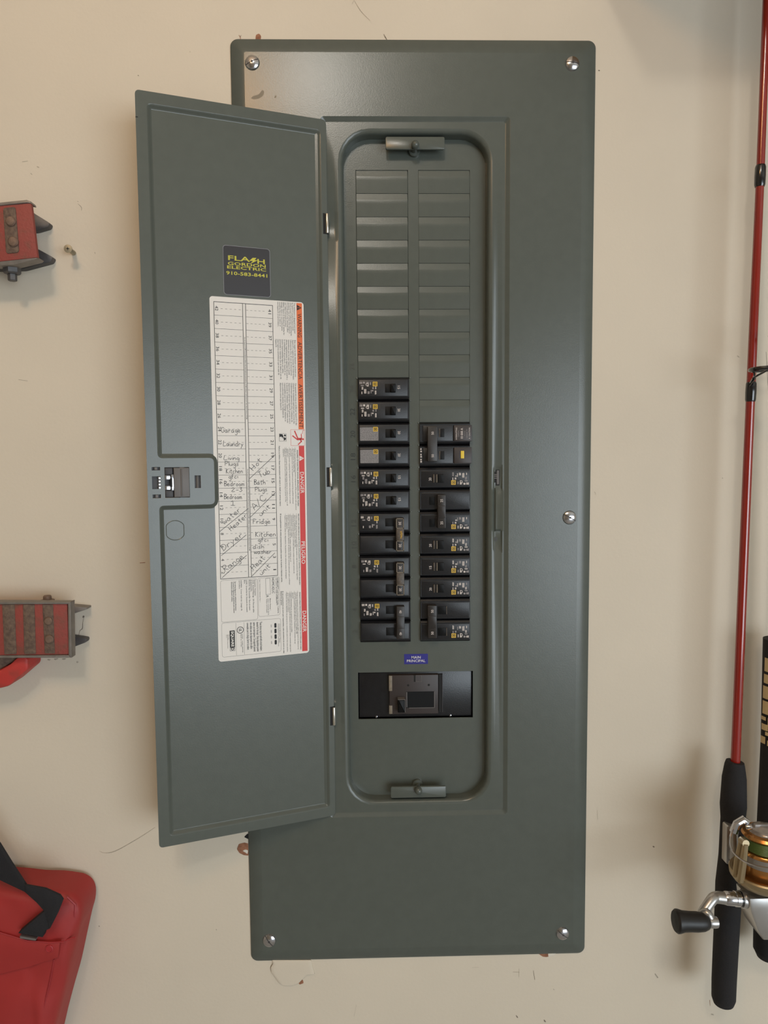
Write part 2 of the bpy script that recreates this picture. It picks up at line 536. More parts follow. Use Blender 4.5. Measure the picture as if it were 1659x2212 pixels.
# retaining tabs with thumb screws, top and bottom
for zc, up, zs in (((-0.0002, 1.8566)[1], 1, (-0.0007, 1.8551)[1]), ((-0.0003, 1.1360)[1], -1, (-0.0008, 1.1366)[1])):
    x0, x1 = -0.0312, 0.0325
    t = MB().use('panel_paint')
    t.prism(rrect(x0, x1, zc - 0.0066, zc + 0.0066, 0.0018), 0.0010, -0.0012, 0.0006)
    t.box(x0 + 0.001, x1 - 0.001, 0.0, YF, zc + up * 0.0050 - 0.0008, zc + up * 0.0050 + 0.0008)
    tb = t.build('retaining_tab', panel)
    s = MB().use('panel_paint')
    s.lathe([(0.0064, -YF + 0.0), (0.0064, -YF + 0.003), (0.0058, -YF + 0.0038), (0.0034, -YF + 0.004), (0.0034, 0.001), (0.0040, 0.0022), (0.0044, 0.0045), (0.0038, 0.0072), (0.0022, 0.0088), (0.0001, 0.0092)], (0.0005, 0.0, zc - up * 0.0035), (0, -1, 0), 20)
    s.build('thumb_screw', tb)

# blue main label
b = MB().use('sticker_blue')
bx0, bz1 = (-0.0141, 1.2939); bx1, bz0 = (0.0133, 1.2821)
b.prism([(bx0, bz0), (bx1, bz0), (bx1, bz1), (bx0, bz1)], YF, YF - 0.0002)
b.use('sticker_white')
bc = (bx0 + bx1) / 2; bm = (bz0 + bz1) / 2
b.text('MAIN', (bc - 0.0052, bm + 0.0020), (bc + 0.0052, bm + 0.0020), 0.0030, YF - 0.0003, 0.004)
b.text('PRINCIPAL', (bc - 0.0106, bm - 0.0021), (bc + 0.0106, bm - 0.0021), 0.0030, YF - 0.0003, 0.004)
o = b.build('main_label', plate, smooth=0); o['label'] = 'blue label printed MAIN PRINCIPAL'

# strike hole in the right strip
b = MB().use('black_gap')
hx, hz = (0.0899, 1.4965)
b.prism([(hx - 0.0032, hz + 0.0062), (hx - 0.0012, hz + 0.0062), (hx - 0.0012, hz + 0.0085), (hx + 0.0034, hz + 0.0085), (hx + 0.0034, hz - 0.0092), (hx - 0.0012, hz - 0.0092), (hx - 0.0012, hz - 0.0060), (hx - 0.0032, hz - 0.0060)], 0.001, YR + P - 0.00005)
b.use('latch_grey')
b.cbox(hx + 0.0002, hx + 0.0028, hz - 0.008, hz + 0.0078, 0.001, YR + P - 0.0002, 0.0004)
for dz in (0.0030, 0.0012, -0.0010):
    b.cbox(hx - 0.0030, hx + 0.0012, hz + dz - 0.0005, hz + dz + 0.0005, 0.001, YR + P - 0.0003, 0.0001)
b.build('strike_hole', cover, smooth=0)
b = MB().use('can_paint')
hx, hz = (0.0888, 1.4271)
b.lathe([(0.0026, 0.0), (0.0026, 0.0002), (0.0001, 0.0003)], (hx, YR + P, hz), (0, -1, 0), 16)
b.build('pilot_hole', cover)

# cover screws: chrome dome with a slot and a small socket
def screw_mesh(r=0.0078, slot=0.0016):
    t = MB().use('chrome'); nr, na = 9, 48
    V = []; F = []
    V.append((0, -0.0036, 0))
    for i in range(1, nr + 1):
        rr = r * i / nr
        for k in range(na):
            a = 2 * PI * k / na
            x, z = rr * math.cos(a), rr * math.sin(a)
            y = -0.0036 * math.sqrt(max(0.0, 1 - (rr / r) ** 2 * 0.92))
            if i == nr: y = 0.0
            V.append((x, y, z))
    for k in range(na): F.append((0, 1 + k, 1 + (k + 1) % na))
    for i in range(nr - 1):
        for k in range(na):
            p, q2 = 1 + i * na + k, 1 + i * na + (k + 1) % na
            F.append((p, p + na, q2 + na, q2))
    t.add(V, F)
    t.use('latch_dark')
    V = []; n_ = 16
    for k in range(n_ + 1):
        x = -r * 0.97 + 2 * r * 0.97 * k / n_
        y = -0.0036 * math.sqrt(max(0.0, 1 - (x / r) ** 2 * 0.92)) - 0.0001
        V += [(x, y, -0.00042), (x, y, 0.00042)]
    t.add(V, [(2 * k, 2 * k + 2, 2 * k + 3, 2 * k + 1) for k in range(n_)])
    t.lathe([(0.0013, 0.0036), (0.0013, 0.0038), (0.0001, 0.0038)], (0, 0, 0), (0, -1, 0), 6)
    return t
sp = None
for (x, z), ang in (((-0.1715, 1.9365), 25), ((0.1687, 1.9368), -8), ((0.1707, 1.4510), -28), ((-0.1728, 0.9647), -55), ((0.1677, 0.9648), -38)):
    if sp is None:
        sp = screw_mesh().build('cover_screw', panel, smooth=30, org=(0, 0, 0)); o = sp
    else:
        o = sp.copy(); col.objects.link(o)
    o.parent = panel; o.location = (x, YC, z - PZ); o.rotation_euler = (0, -math.radians(ang), 0)

# ------------------------------------------------------------ the open door (local frame: x along the leaf, -y out of its inner face)
AN = 0.3341
DW, DZ0, DZ1 = 0.1928, 1.1120, 1.8790
door_out = rrect(-DW, 0.0, DZ0, DZ1, 0.004, 4)
gp = [(-0.0060, 1.1225), (-0.0060, 1.8680), (-0.1822, 1.8680), (-0.1822, 1.5205), (-0.1262, 1.5205), (-0.1262, 1.4722), (-0.1822, 1.4722), (-0.1822, 1.1225)]
gp = rounded(gp, 0.0050, 5)                     # counter-clockwise
def R4(a, c): return (min(a[0], c[0]), max(a[0], c[0]), min(a[1], c[1]), max(a[1], c[1]))
slots = [R4((-0.1883, 1.5117), (-0.1801, 1.5083)), R4((-0.1882, 1.4838), (-0.1800, 1.4800)), R4((-0.1883, 1.5023), (-0.1799, 1.4894)),
         R4((-0.1759, 1.5113), (-0.1514, 1.4800)), R4((-0.1463, 1.5026), (-0.1401, 1.4895))]
def rect_pts(r): return [(r[0], r[2]), (r[1], r[2]), (r[1], r[3]), (r[0], r[3])]
b = MB().use('panel_paint')
holes = [list(reversed(gp))] + [list(reversed(rect_pts(r))) for r in slots]
loops = [[Vector((x, z, 0)) for x, z in lp] for lp in [door_out] + holes]
flat_pts = [p for lp in [door_out] + holes for p in lp]
tris = tessellate_polygon(loops)
TH = 0.0012
def orient(t):
    a, c, d = (flat_pts[i] for i in t)
    cr = (c[0] - a[0]) * (d[1] - a[1]) - (d[0] - a[0]) * (c[1] - a[1])
    return t if cr > 0 else (t[0], t[2], t[1])
tris = [orient(t) for t in tris]
b.flatshade()
b.add([(x, 0.0, z) for x, z in flat_pts], tris)
b.add([(x, TH, z) for x, z in flat_pts], [tuple(reversed(t)) for t in tris])
b.flatshade(False)
b.rings([loop3(door_out, TH), loop3(door_out, 0.0)])
for r in slots:
    p = rect_pts(r)
    b.rings([loop3(p, 0.0), loop3(p, TH)])
DEP = 0.0030
steps = [(0.0, 0.0), (0.0008, 0.0003), (0.0022, 0.0014), (0.0036, 0.0027), (0.0046, DEP)]
inner_loops = [inset(gp, d) for d, _ in steps]
b.rings([loop3(lp, y) for lp, (_, y) in zip(inner_loops, steps)])
b.rings([loop3(lp, y + TH) for lp, (_, y) in zip(inner_loops, steps)])
b.flatshade()
flat_pts = inner_loops[-1]
tris = [orient(t) for t in tessellate_polygon([[Vector((x, z, 0)) for x, z in flat_pts]])]
b.add(loop3(flat_pts, DEP), tris)
b.add(loop3(flat_pts, DEP + TH), [tuple(reversed(t)) for t in tris])
b.flatshade(False)
door = b.build('door', panel, smooth=40, org=(0, 0, 0))
door.location = (-0.0948, -0.004, -PZ); door.rotation_euler = (0, 0, AN)
door['label'] = 'hinged steel door with pressed border swung open to the left'
YD = DEP                                          # inner field of the door

# knock-out ring pressed in the door
b = MB().use('panel_paint')
cx, cz = (-0.1669, 1.4462)
rx = 0.0098; rz = 0.0101
ringp = []
for k in range(40):
    a = 2 * PI * k / 40
    x = max(-0.0088, min(0.0088, rx * math.cos(a) * 1.05)); ringp.append((cx + x, YD + 0.00005, cz + rz * math.sin(a)))
ringp.append(ringp[0])
b.tube(ringp, 0.00042, 6, False)
b.build('knockout_ring', door)
# little saw mark on the free edge
b = MB().use('black_gap')
sx_, sz_ = (-0.1927, 1.8531)
b.cbox(-DW - 0.0001, -DW + 0.0022, sz_ - 0.0004, sz_ + 0.0004, TH, -0.0001)
b.build('edge_notch', door, smooth=0)

# latch in the door
b = MB().use('latch_grey')
r = slots[3]
mx = lambda f: r[0] + (r[1] - r[0]) * f
mz = lambda f: r[2] + (r[3] - r[2]) * f
b.cbox(mx(0.36), mx(0.985), mz(0.02), mz(0.98), 0.004, -0.0026, 0.0008)
b.cbox(mx(0.60), mx(0.80), mz(0.00), mz(1.0), 0.004, -0.0012, 0.0005)
b.tube([(mx(0.66), -0.0026, mz(0.06)), (mx(0.66), -0.0026, mz(0.94))], 0.0009, 8)
b.use('latch_dark')
b.cbox(mx(0.02), mx(0.33), mz(0.02), mz(0.24), 0.006, 0.0006, 0.0005)
b.cbox(mx(0.02), mx(0.33), mz(0.76), mz(0.98), 0.006, 0.0006, 0.0005)
b.cbox(mx(0.0), mx(1.0), mz(0.0), mz(1.0), 0.012, 0.006)
b.use('chrome')
for f0, f1 in ((0.26, 0.40), (0.60, 0.74)):
    b.cbox(mx(0.02), mx(0.22), mz(f0), mz(f1), 0.006, -0.0002, 0.0003)
b.cbox(mx(0.25), mx(0.36), mz(0.24), mz(0.76), 0.006, -0.0010, 0.0003)
b.use('black_gap')
b.cbox(mx(0.22), mx(0.30), mz(0.36), mz(0.64), 0.006, -0.0011)
b.build('latch', door)
b = MB().use('latch_dark')
for r in (slots[0], slots[1]):
    b.cbox(r[0], r[1], r[2], r[3], 0.008, 0.004)
    b.use('latch_grey'); m_ = (r[0] + r[1]) / 2
    b.cbox(m_ - 0.0014, m_ + 0.0014, r[2] + 0.0004, r[3] - 0.0002, 0.008, 0.0004, 0.0003); b.use('latch_dark')
r = slots[2]
b.cbox(r[0], r[1], r[2] - 0.0008, r[3] + 0.0008, 0.010, 0.0035)
b.use('chrome')
for k in range(4):
    z0 = r[2] + (r[3] - r[2]) * k / 4
    b.cbox(r[1] - 0.0026, r[1] - 0.0001, z0, z0 + (r[3] - r[2]) / 4 - 0.0005, 0.008, 0.0, 0.0004)
b.build('latch_clip', door)
b = MB().use('latch_dark')
r = slots[4]
b.cbox(r[0], r[1], r[2], r[3], 0.008, 0.003)
b.use('latch_grey'); b.tube([((r[0] + r[1]) / 2, 0.003, r[2]), ((r[0] + r[1]) / 2, 0.003, r[3])], 0.0016, 8)
b.build('latch_button', door)

# hinges
for zc in (1.2345 - 0.006, 1.4985, 1.7690 + 0.002):
    b = MB().use('black_gap')
    b.cbox(-0.0046, 0.0012, zc - 0.0108, zc + 0.0108, 0.001, -0.0003)
    b.use('pin_steel')
    b.lathe([(0.0017, -0.0102), (0.0019, -0.0098), (0.0019, 0.0098), (0.0017, 0.0102)], (-0.0004, -0.0012, zc), (0, 0, 1), 14)
    o = b.build('hinge', door); o['label'] = 'bright steel hinge pin'

# electrician's black sticker
b = MB().use('sticker_edge')
SB = (-0.1114, -0.0624, 1.6893, 1.7395)
b.prism(rrect(*SB, 0.0030), YD, YD - 0.00012)
b.use('sticker_black')
b.prism(rrect(*ins(SB, 0.0004), 0.0028), YD, YD - 0.0002)
b.use('ink_yellow')
Y1 = YD - 0.0003
def wide(s, a, c, h, bold=0.014): b.text(s, a, c, h, Y1, bold)
sx0, sx1 = SB[0], SB[1]
z1, z2, z3, z4 = (-0.0875, 1.7248)[1], (-0.0876, 1.7205)[1], (-0.0876, 1.7182)[1], (-0.0878, 1.7097)[1]
wide('FLA', (-0.1062, 1.7269), (-0.0836, 1.7261), 0.0048)
wide('H', (-0.0759, 1.7258), (-0.0681, 1.7255), 0.0048)
bx, bz = (-0.0798, 1.7259)
b.flat([(bx + 0.0030, bz + 0.0033), (bx - 0.0010, bz + 0.0030), (bx - 0.0046, bz - 0.0004), (bx - 0.0008, bz - 0.0002), (bx - 0.0036, bz - 0.0034), (bx + 0.0044, bz + 0.0010), (bx + 0.0010, bz + 0.0008)], Y1)
wide('GORDON', (-0.1066, 1.7213), (-0.0672, 1.7213), 0.0033)
wide('ELECTRIC', (-0.1074, 1.7175), (-0.0668, 1.7168), 0.0031)
wide('910-583-8441', (-0.1085, 1.7115), (-0.0657, 1.7105), 0.0036, 0.014)
o = b.build('contractor_sticker', door, smooth=0); o['label'] = 'black rounded sticker with yellow company lettering and phone number'

# ------------------------------------------------------------ circuit directory label
STROKE = {
 'a': [[(.42,.42),(.25,.5),(.05,.3),(.12,.02),(.3,.05),(.42,.4)],[(.42,.48),(.42,.12),(.52,0)]],
 'b': [[(.05,1),(.05,0)],[(.05,.3),(.25,.5),(.42,.28),(.25,0),(.05,.08)]],
 'c': [[(.4,.42),(.22,.5),(.05,.25),(.2,0),(.42,.1)]],
 'd': [[(.42,.42),(.22,.48),(.05,.22),(.2,0),(.4,.15)],[(.44,1),(.42,.1),(.5,0)]],
 'e': [[(.06,.25),(.38,.3),(.3,.5),(.12,.45),(.05,.2),(.2,0),(.46,.1)]],
 'f': [[(.4,.95),(.25,1),(.18,.75),(.14,-.1)],[(.02,.5),(.38,.5)]],
 'g': [[(.42,.42),(.22,.5),(.06,.28),(.2,.05),(.4,.2)],[(.42,.48),(.42,-.3),(.25,-.45),(.06,-.35)]],
 'h': [[(.05,1),(.05,0)],[(.05,.3),(.25,.5),(.38,.35),(.4,0)]],
 'i': [[(.1,.5),(.1,0)],[(.1,.70),(.13,.78)]],
 'k': [[(.05,1),(.05,0)],[(.38,.5),(.07,.22),(.4,0)]],
 'l': [[(.08,1),(.08,0)]],
 'm': [[(.04,.5),(.04,0)],[(.04,.35),(.18,.5),(.26,.35),(.27,0)],[(.27,.35),(.42,.5),(.5,.35),(.52,0)]],
 'n': [[(.05,.5),(.05,0)],[(.05,.32),(.25,.5),(.38,.35),(.42,0)]],
 'o': [[(.22,.5),(.05,.25),(.22,0),(.4,.25),(.22,.5)]],
 'p': [[(.06,.5),(.06,-.45)],[(.06,.35),(.25,.5),(.4,.28),(.25,.02),(.06,.1)]],
 'r': [[(.06,.5),(.06,0)],[(.06,.3),(.2,.48),(.38,.46)]],
 's': [[(.36,.45),(.2,.5),(.1,.38),(.32,.18),(.22,0),(.03,.06)]],
 't': [[(.2,.9),(.18,.08),(.34,0)],[(.02,.55),(.42,.62)]],
 'u': [[(.05,.5),(.07,.12),(.2,0),(.38,.15),(.4,.5)],[(.4,.5),(.44,0)]],
 'v': [[(.04,.5),(.2,0),(.38,.5)]],
 'w': [[(.03,.5),(.14,0),(.28,.4),(.42,0),(.54,.5)]],
 'y': [[(.05,.5),(.2,.12)],[(.44,.5),(.2,0),(.05,-.42)]],
 'G': [[(.6,.85),(.35,1),(.05,.5),(.3,0),(.6,.2),(.62,.42),(.4,.42)]],
 'L': [[(.12,1),(.06,0),(.55,.05)]], 'P': [[(.08,1),(.08,0)],[(.02,.92),(.4,1),(.5,.75),(.3,.5),(.08,.5)]],
 'K': [[(.1,1),(.05,0)],[(.5,1),(.1,.45),(.52,0)]],
 'B': [[(.08,1),(.08,0)],[(.02,1),(.4,.95),(.42,.65),(.1,.52),(.45,.4),(.45,.1),(.04,0)]],
 'H': [[(.07,1),(.05,0)],[(.5,1),(.48,0)],[(.0,.5),(.55,.5)]],
 'D': [[(.1,1),(.06,0)],[(0,.95),(.4,.9),(.55,.5),(.35,.08),(.0,0)]],
 'R': [[(.1,1),(.06,0)],[(0,.9),(.35,1),(.5,.75),(.3,.5),(.08,.5),(.52,0)]],
 'A': [[(.02,0),(.28,1),(.5,0)],[(.06,.36),(.5,.4)]], 'C': [[(.5,.8),(.3,1),(.05,.5),(.25,0),(.54,.15)]],
 'T': [[(0,.96),(.5,1)],[(.25,1),(.25,0)]], 'F': [[(.1,1),(.08,0)],[(.08,1),(.5,.96)],[(.08,.55),(.4,.55)]],
 '2': [[(.05,.8),(.25,1),(.42,.75),(.05,.05),(.5,.05)]], '3': [[(.05,.95),(.4,.95),(.2,.6),(.42,.35),(.25,0),(.03,.1)]],
 '1': [[(.05,.8),(.22,1),(.22,0)],[(0,0),(.45,0)]], '-': [[(.05,.4),(.4,.4)]], '/': [[(.0,-.1),(.35,1.05)]]}

LB = (-0.1262, -0.0270, 1.3033, 1.6867)
YL = YD - 0.0002; Y2 = YL - 0.00012; Y3 = YL - 0.0002
b = MB().use('sticker_white')
b.prism(rrect(*LB, 0.0032), YD, YL)

def hand(word, p0, p1, cap, w=0.00042):
    """pen strokes on a base line p0 -> p1, capital height cap"""
    x = 0.0; segs = []
    for ch in word:
        if ch == ' ': x += 0.35; continue
        st = STROKE[ch]; mxx = max(p[0] for s in st for p in s)
        for s in st: segs.append([(x + p[0] + random.uniform(-.015, .015), p[1] + random.uniform(-.02, .02)) for p in s])
        x += mxx + 0.10
    x -= 0.10
    d = Vector((p1[0] - p0[0], p1[1] - p0[1])); k = d.length / x; d.normalize(); nn = Vector((-d.y, d.x))
    for s in segs:
        pts = [Vector(p0) + d * (q[0] * k) + nn * (q[1] * cap) for q in spline(s, 4)]
        b.ribbon(pts, w, Y3)

b.use('ink_orange'); ZO = (-0.0313, 1.5509)[1]; b.flat([(-0.0348, ZO), (-0.0288, ZO), (-0.0288, 1.6856), (-0.0348, 1.6856)], Y2)
b.use('ink_red'); ZO = (-0.0306, 1.5329)[1]; b.flat([(-0.0348, 1.3056), (-0.0288, 1.3056), (-0.0288, ZO), (-0.0348, ZO)], Y2)
BX = -0.0318
def vt(s, py0, py1, x, h, bold=0.0, mt='ink_black'):
    """line of lettering reading downwards at local x, between two heights"""
    b.use(mt); b.text(s, (x, py0), (x, py1), h, Y3, bold)
Zp = {}
vt('WARNING', (-0.0302, 1.6744)[1], (-0.0301, 1.6494)[1], BX, 0.0042, 0.0)
vt('ADVERTENCIA', (-0.0297, 1.6445)[1], (-0.0294, 1.6046)[1], BX, 0.0042, 0.0)
vt('AVERTISSEMENT', (-0.0289, 1.5995)[1], (-0.0287, 1.5525)[1], BX, 0.0042, 0.0)
vt('DANGER', (-0.0305, 1.5045)[1], (-0.0309, 1.4811)[1], BX, 0.0042, 0.010, 'sticker_white')
vt('PELIGRO', (-0.0308, 1.4282)[1], (-0.0312, 1.4034)[1], BX, 0.0042, 0.010, 'sticker_white')
vt('DANGER', (-0.0310, 1.3508)[1], (-0.0314, 1.3272)[1], BX, 0.0042, 0.010, 'sticker_white')
def tri(zc, m1, m2, r=0.0026):
    b.use(m1); b.flat([(BX + r, zc), (BX - r, zc + r * 1.15), (BX - r, zc - r * 1.15)], Y3)
    b.use(m2); b.flat([(BX + r * .35, zc + .0003), (BX + r * .35, zc - .0003), (BX - r * .35, zc - .0002), (BX - r * .35, zc + .0002)], Y3 - 0.00006)
    b.flat([(BX - r * .5, zc + .0003), (BX - r * .5, zc - .0003), (BX - r * .75, zc - .0003), (BX - r * .75, zc + .0003)], Y3 - 0.00006)
tri((-0.0306, 1.6807)[1], 'ink_black', 'ink_orange')
tri((-0.0303, 1.5194)[1], 'sticker_white', 'ink_red')
def vb(s, x_right, x_left, zt, zb, bold=0.0, mt='ink_grey'):
    """block of lines reading downwards, first line at the right"""
    b.use(mt)
    b.text(s, ((x_right + x_left) / 2, zt), ((x_right + x_left) / 2, zb), abs(x_right - x_left), Y3, bold)
EN = 'This equipment is designed and tested\nby Square D to performance levels\nwhich exceed Underwriters Laboratories\nstandards. Use of other than Square D\nCircuit Breakers may adversely affect\nuser safety and impair product\nliability. Square D disclaims all liability for\ndamage, injury or non-conformance\ncaused by the use or failure of\nnon-Square D circuit breakers.'
ES = 'Este equipo ha sido diseñado y probado por\nSquare D y supera las normas de Underwriters\nLaboratories (UL). El uso de interruptores\nautomáticos que no sean Square D puede\nafectar negativamente la seguridad del usuario y\nla confiabilidad del producto. Square D no\nasume responsabilidad alguna por daños\npersonales o materiales que se deban al uso de\ninterruptores automáticos que no sean de\nSquare D.'
FR = 'Cet appareil est conçu et vérifié par Square D à des\nniveaux de rendement supérieurs aux normes des\nUnderwriters Laboratories (UL). L\'utilisation de\ndisjoncteurs autres que Square D pourrait nuire à\nla sécurité de l\'utilisateur. Square D rejette toute\nresponsabilité pour tout dommage, blessure ou\nnon-conformité résultant de l\'utilisation de\ndisjoncteurs autres que Square D.'
vb(EN, -0.0362, -0.0560, (-0.0446, 1.6856)[1], (-0.0453, 1.6506)[1])
vb(ES, -0.0362, -0.0590, (-0.0454, 1.6462)[1], (-0.0462, 1.6036)[1])
vb(FR, -0.0362, -0.0550, (-0.0442, 1.6003)[1], (-0.0450, 1.5553)[1])
vt('HAZARD OF ELECTRIC SHOCK, EXPLOSION, OR ARC FLASH', (-0.0348, 1.5284)[1], (-0.0353, 1.4675)[1], -0.0366, 0.0017, 0.012)
vb('• Apply appropriate personal protective equipment (PPE) and follow safe electrical\n   work practices. See NFPA 70E.\n• This equipment must only be installed and serviced by qualified electrical\n   personnel.\n• Turn off all power supplying this equipment before working on or inside\n   equipment.\n• Always use a properly rated voltage sensing device to confirm power is off.\n• Replace all devices, doors and covers before turning on power to this\n   equipment.', -0.0384, -0.0528, (-0.0434, 1.5315)[1], (-0.0446, 1.4633)[1])
vt('Failure to follow these instructions will result in death or serious injury.', (-0.0551, 1.5327)[1], (-0.0558, 1.4677)[1], -0.0565, 0.0018, 0.012)
vt('PELIGRO DE DESCARGA ELÉCTRICA, EXPLOSIÓN O DESTELLO POR ARQUEO', (-0.0344, 1.4589)[1], (-0.0358, 1.3803)[1], -0.0364, 0.0017, 0.01)
vb('• Utilice equipo de protección personal (EPP) apropiado y siga las prácticas de seguridad\n   eléctrica establecidas. Consulte NFPA 70E.\n• Solamente el personal eléctrico calificado deberá instalar y prestar servicio de\n   mantenimiento a este equipo.\n• Desconecte el equipo antes de realizar cualquier trabajo en él.\n• Siempre utilice un dispositivo detector de tensión de valor nominal adecuado para confirmar\n   la desenergización.\n• Vuelva a colocar todos los dispositivos, las puertas y las cubiertas antes de energizar.', -0.0382, -0.0524, (-0.0447, 1.4593)[1], (-0.0461, 1.3811)[1])
vt('El incumplimiento de estas precauciones podrá causar la muerte o lesiones serias.', (-0.0559, 1.4596)[1], (-0.0574, 1.3844)[1], -0.0565, 0.0018, 0.012)
vt('RISQUE D\'ÉLECTROCUTION, D\'EXPLOSION OU D\'ÉCLAIR D\'ARC', (-0.0359, 1.3721)[1], (-0.0370, 1.3075)[1], -0.0364, 0.0017, 0.01)
vb('• Portez un équipement de protection personnelle (ÉPP) approprié et observez les\n   méthodes de travail électrique sécuritaire. Voir NFPA 70E.\n• Seul un personnel qualifié doit effectuer l\'installation et l\'entretien de cet\n   appareil.\n• Coupez l\'alimentation de cet appareil avant d\'y travailler.\n• Utilisez toujours un dispositif de détection de tension à valeur nominale appropriée\n   pour confirmer la coupure.\n• Replacez tous les dispositifs, les portes et les couvercles avant la mise sous tension.', -0.0382, -0.0524, (-0.0452, 1.3738)[1], (-0.0464, 1.3064)[1])
vb('Si ces précautions ne sont pas respectées, cela entraînera la mort ou des\nblessures graves.', -0.0548, -0.0582, (-0.0576, 1.3747)[1], (-0.0589, 1.3056)[1], 0.012, 'ink_black')

# pictograms
px0, pz1 = (-0.0436, 1.5506); px1, pz0 = (-0.0275, 1.5332)
px1 = -0.0282; px0 = -0.0436
b.use('ink_red'); b.rectline(px0, px1, pz0, pz1, 0.00025, Y2)
pxc = lambda fx, fz: (px0 + (px1 - px0) * fx, pz0 + (pz1 - pz0) * fz)
for pts, w in (([(.28,.92),(.52,.42)], .0013), ([(.12,.62),(.50,.36)], .0013), ([(.48,.40),(.80,.42)], .0024), ([(.78,.42),(.76,.72)], .0009), ([(.76,.26),(.52,.06)], .0011), ([(.66,.45),(.78,.22)], .0013)):
    b.ribbon([pxc(*p) for p in pts], w, Y3)
hc = pxc(.88, .40); b.flat([(hc[0] + .0011 * math.cos(k * PI / 6), hc[1] + .0011 * math.sin(k * PI / 6)) for k in range(12)], Y3)
b.ribbon([pxc(.76,.74), pxc(.86,.76), pxc(.86,.92), pxc(.97,.96)], .0004, Y3)
qx0, qz1 = -0.0562, (-0.0508, 1.5461)[1]; qx1, qz0 = -0.0484, (-0.0509, 1.5379)[1]
b.use('ink_black'); b.rectline(qx0, qx1, qz0, qz1, 0.00025, Y2)
qc = lambda fx, fz: (qx0 + (qx1 - qx0) * fx, qz0 + (qz1 - qz0) * fz)
b.flat([qc(.05,.95), qc(.45,.92), qc(.62,.60), qc(.40,.48), qc(.30,.62), qc(.05,.55)], Y3)
b.flat([qc(.42,.42), qc(.62,.52), qc(.95,.45), qc(.90,.16), qc(.60,.10), qc(.66,.36)], Y3)
hc = qc(.80, .76); b.flat([(hc[0] + .0011 * math.cos(k * PI / 6), hc[1] + .0011 * math.sin(k * PI / 6)) for k in range(12)], Y3)

# the table
TX0, TX1, TZ0, TZ1 = -0.1222, -0.0605, 1.3921, 1.6815
CL, CR = -0.0924, -0.0893
b.use('ink_black')
LW = 0.00052
b.rectline(TX0, TX1, TZ0, TZ1, LW, Y2)
for x in (CL, CR):
    b.flat([(x - LW / 2, TZ0), (x + LW / 2, TZ0), (x + LW / 2, TZ1), (x - LW / 2, TZ1)], Y2)
rh = (TZ1 - TZ0) / 21
for k in range(21):
    zt = TZ1 - rh * k; zm = zt - rh / 2
    b.use('ink_black')
    if k:
        for x0, x1 in ((TX0, CL), (CR, TX1)):
            b.flat([(x0, zt - .00014), (x1, zt - .00014), (x1, zt + .00014), (x0, zt + .00014)], Y2)
    b.use('ink_grey')
    for x0, x1 in ((TX0 + 0.0066, CL), (CR, TX1 - 0.0072)):
        n_ = 5
        for j in range(n_):
            xa = x0 + (x1 - x0) * j / n_ + 0.0005
            b.flat([(xa, zm - .00014), (xa + .0021, zm - .00014), (xa + .0021, zm + .00014), (xa, zm + .00014)], Y2)
    ev, od = 42 - 2 * k, 41 - 2 * k
    for num, x in ((ev, TX0 + 0.0030), (od, TX1 - 0.0034)):
        if num == 7: continue
        hl = 0.0024 if num > 9 else (0.0011 if num > 1 else 0.0005)
        vt(str(num), zm + hl, zm - hl, x, 0.0032, 0.0)
CM = (CL + CR) / 2
for p0, p1, s in ((727, 775, 'Use only Square D HOM Circuit Breakers'), (776, 836, 'Utilice sólo interruptores automáticos HOM'), (837, 905, 'Utiliser uniquement des disjoncteurs HOM'),
                  (1013, 1060, 'Use only Square D HOM Circuit Breakers'), (1062, 1120, 'Utilice sólo interruptores automáticos HOM'), (1122, 1190, 'Utiliser uniquement des disjoncteurs HOM')):
    vt(s, {727: (-0.0907, 1.6468)[1], 776: (-0.0912, 1.6234)[1], 837: (-0.0909, 1.5941)[1], 1013: (-0.0908, 1.5086)[1], 1062: (-0.0914, 1.4845)[1], 1122: (-0.0915, 1.4549)[1]}[p0],
       {775: (-0.0912, 1.6239)[1], 836: (-0.0914, 1.5946)[1], 905: (-0.0911, 1.5612)[1], 1060: (-0.0913, 1.4855)[1], 1120: (-0.0920, 1.4559)[1], 1190: (-0.0918, 1.4212)[1]}[p1], CM, 0.0014, 0.01)

b.use('ink_pen')
K = 0.000495
hand('Garage', (-0.1181, 1.5470), (-0.0978, 1.5471), 11 * K)
hand('Laundry', (-0.1161, 1.5331), (-0.0952, 1.5325), 11 * K)
hand('Living', (-0.1157, 1.5186), (-0.0999, 1.5180), 9.5 * K)
hand('Plugs', (-0.1149, 1.5123), (-0.1005, 1.5121), 9.5 * K)
hand('Kitchen', (-0.1137, 1.5040), (-0.0963, 1.5042), 10.5 * K)
hand('gfci', (-0.1112, 1.4986), (-0.1013, 1.4989), 9.5 * K)
hand('Bedroom', (-0.1161, 1.4909), (-0.0951, 1.4905), 10.5 * K)
hand('2-3', (-0.1086, 1.4847), (-0.0972, 1.4847), 8.5 * K)
hand('Bedroom', (-0.1165, 1.4773), (-0.0979, 1.4768), 10.5 * K)
hand('1', (-0.1097, 1.4703), (-0.1049, 1.4702), 9.5 * K)
hand('water', (-0.1169, 1.4500), (-0.0992, 1.4641), 12 * K)
hand('Heater', (-0.1099, 1.4428), (-0.0924, 1.4579), 11 * K)
hand('Dryer', (-0.1186, 1.4221), (-0.0973, 1.4369), 13 * K)
hand('Range', (-0.1172, 1.3998), (-0.0969, 1.4135), 13.5 * K)
hand('Hot', (-0.0850, 1.5060), (-0.0749, 1.5173), 12 * K)
hand('Tub', (-0.0782, 1.4990), (-0.0667, 1.5038), 13 * K)
hand('Bath', (-0.0845, 1.4918), (-0.0724, 1.4918), 10.5 * K)
hand('Plugs', (-0.0837, 1.4843), (-0.0706, 1.4845), 9.5 * K)
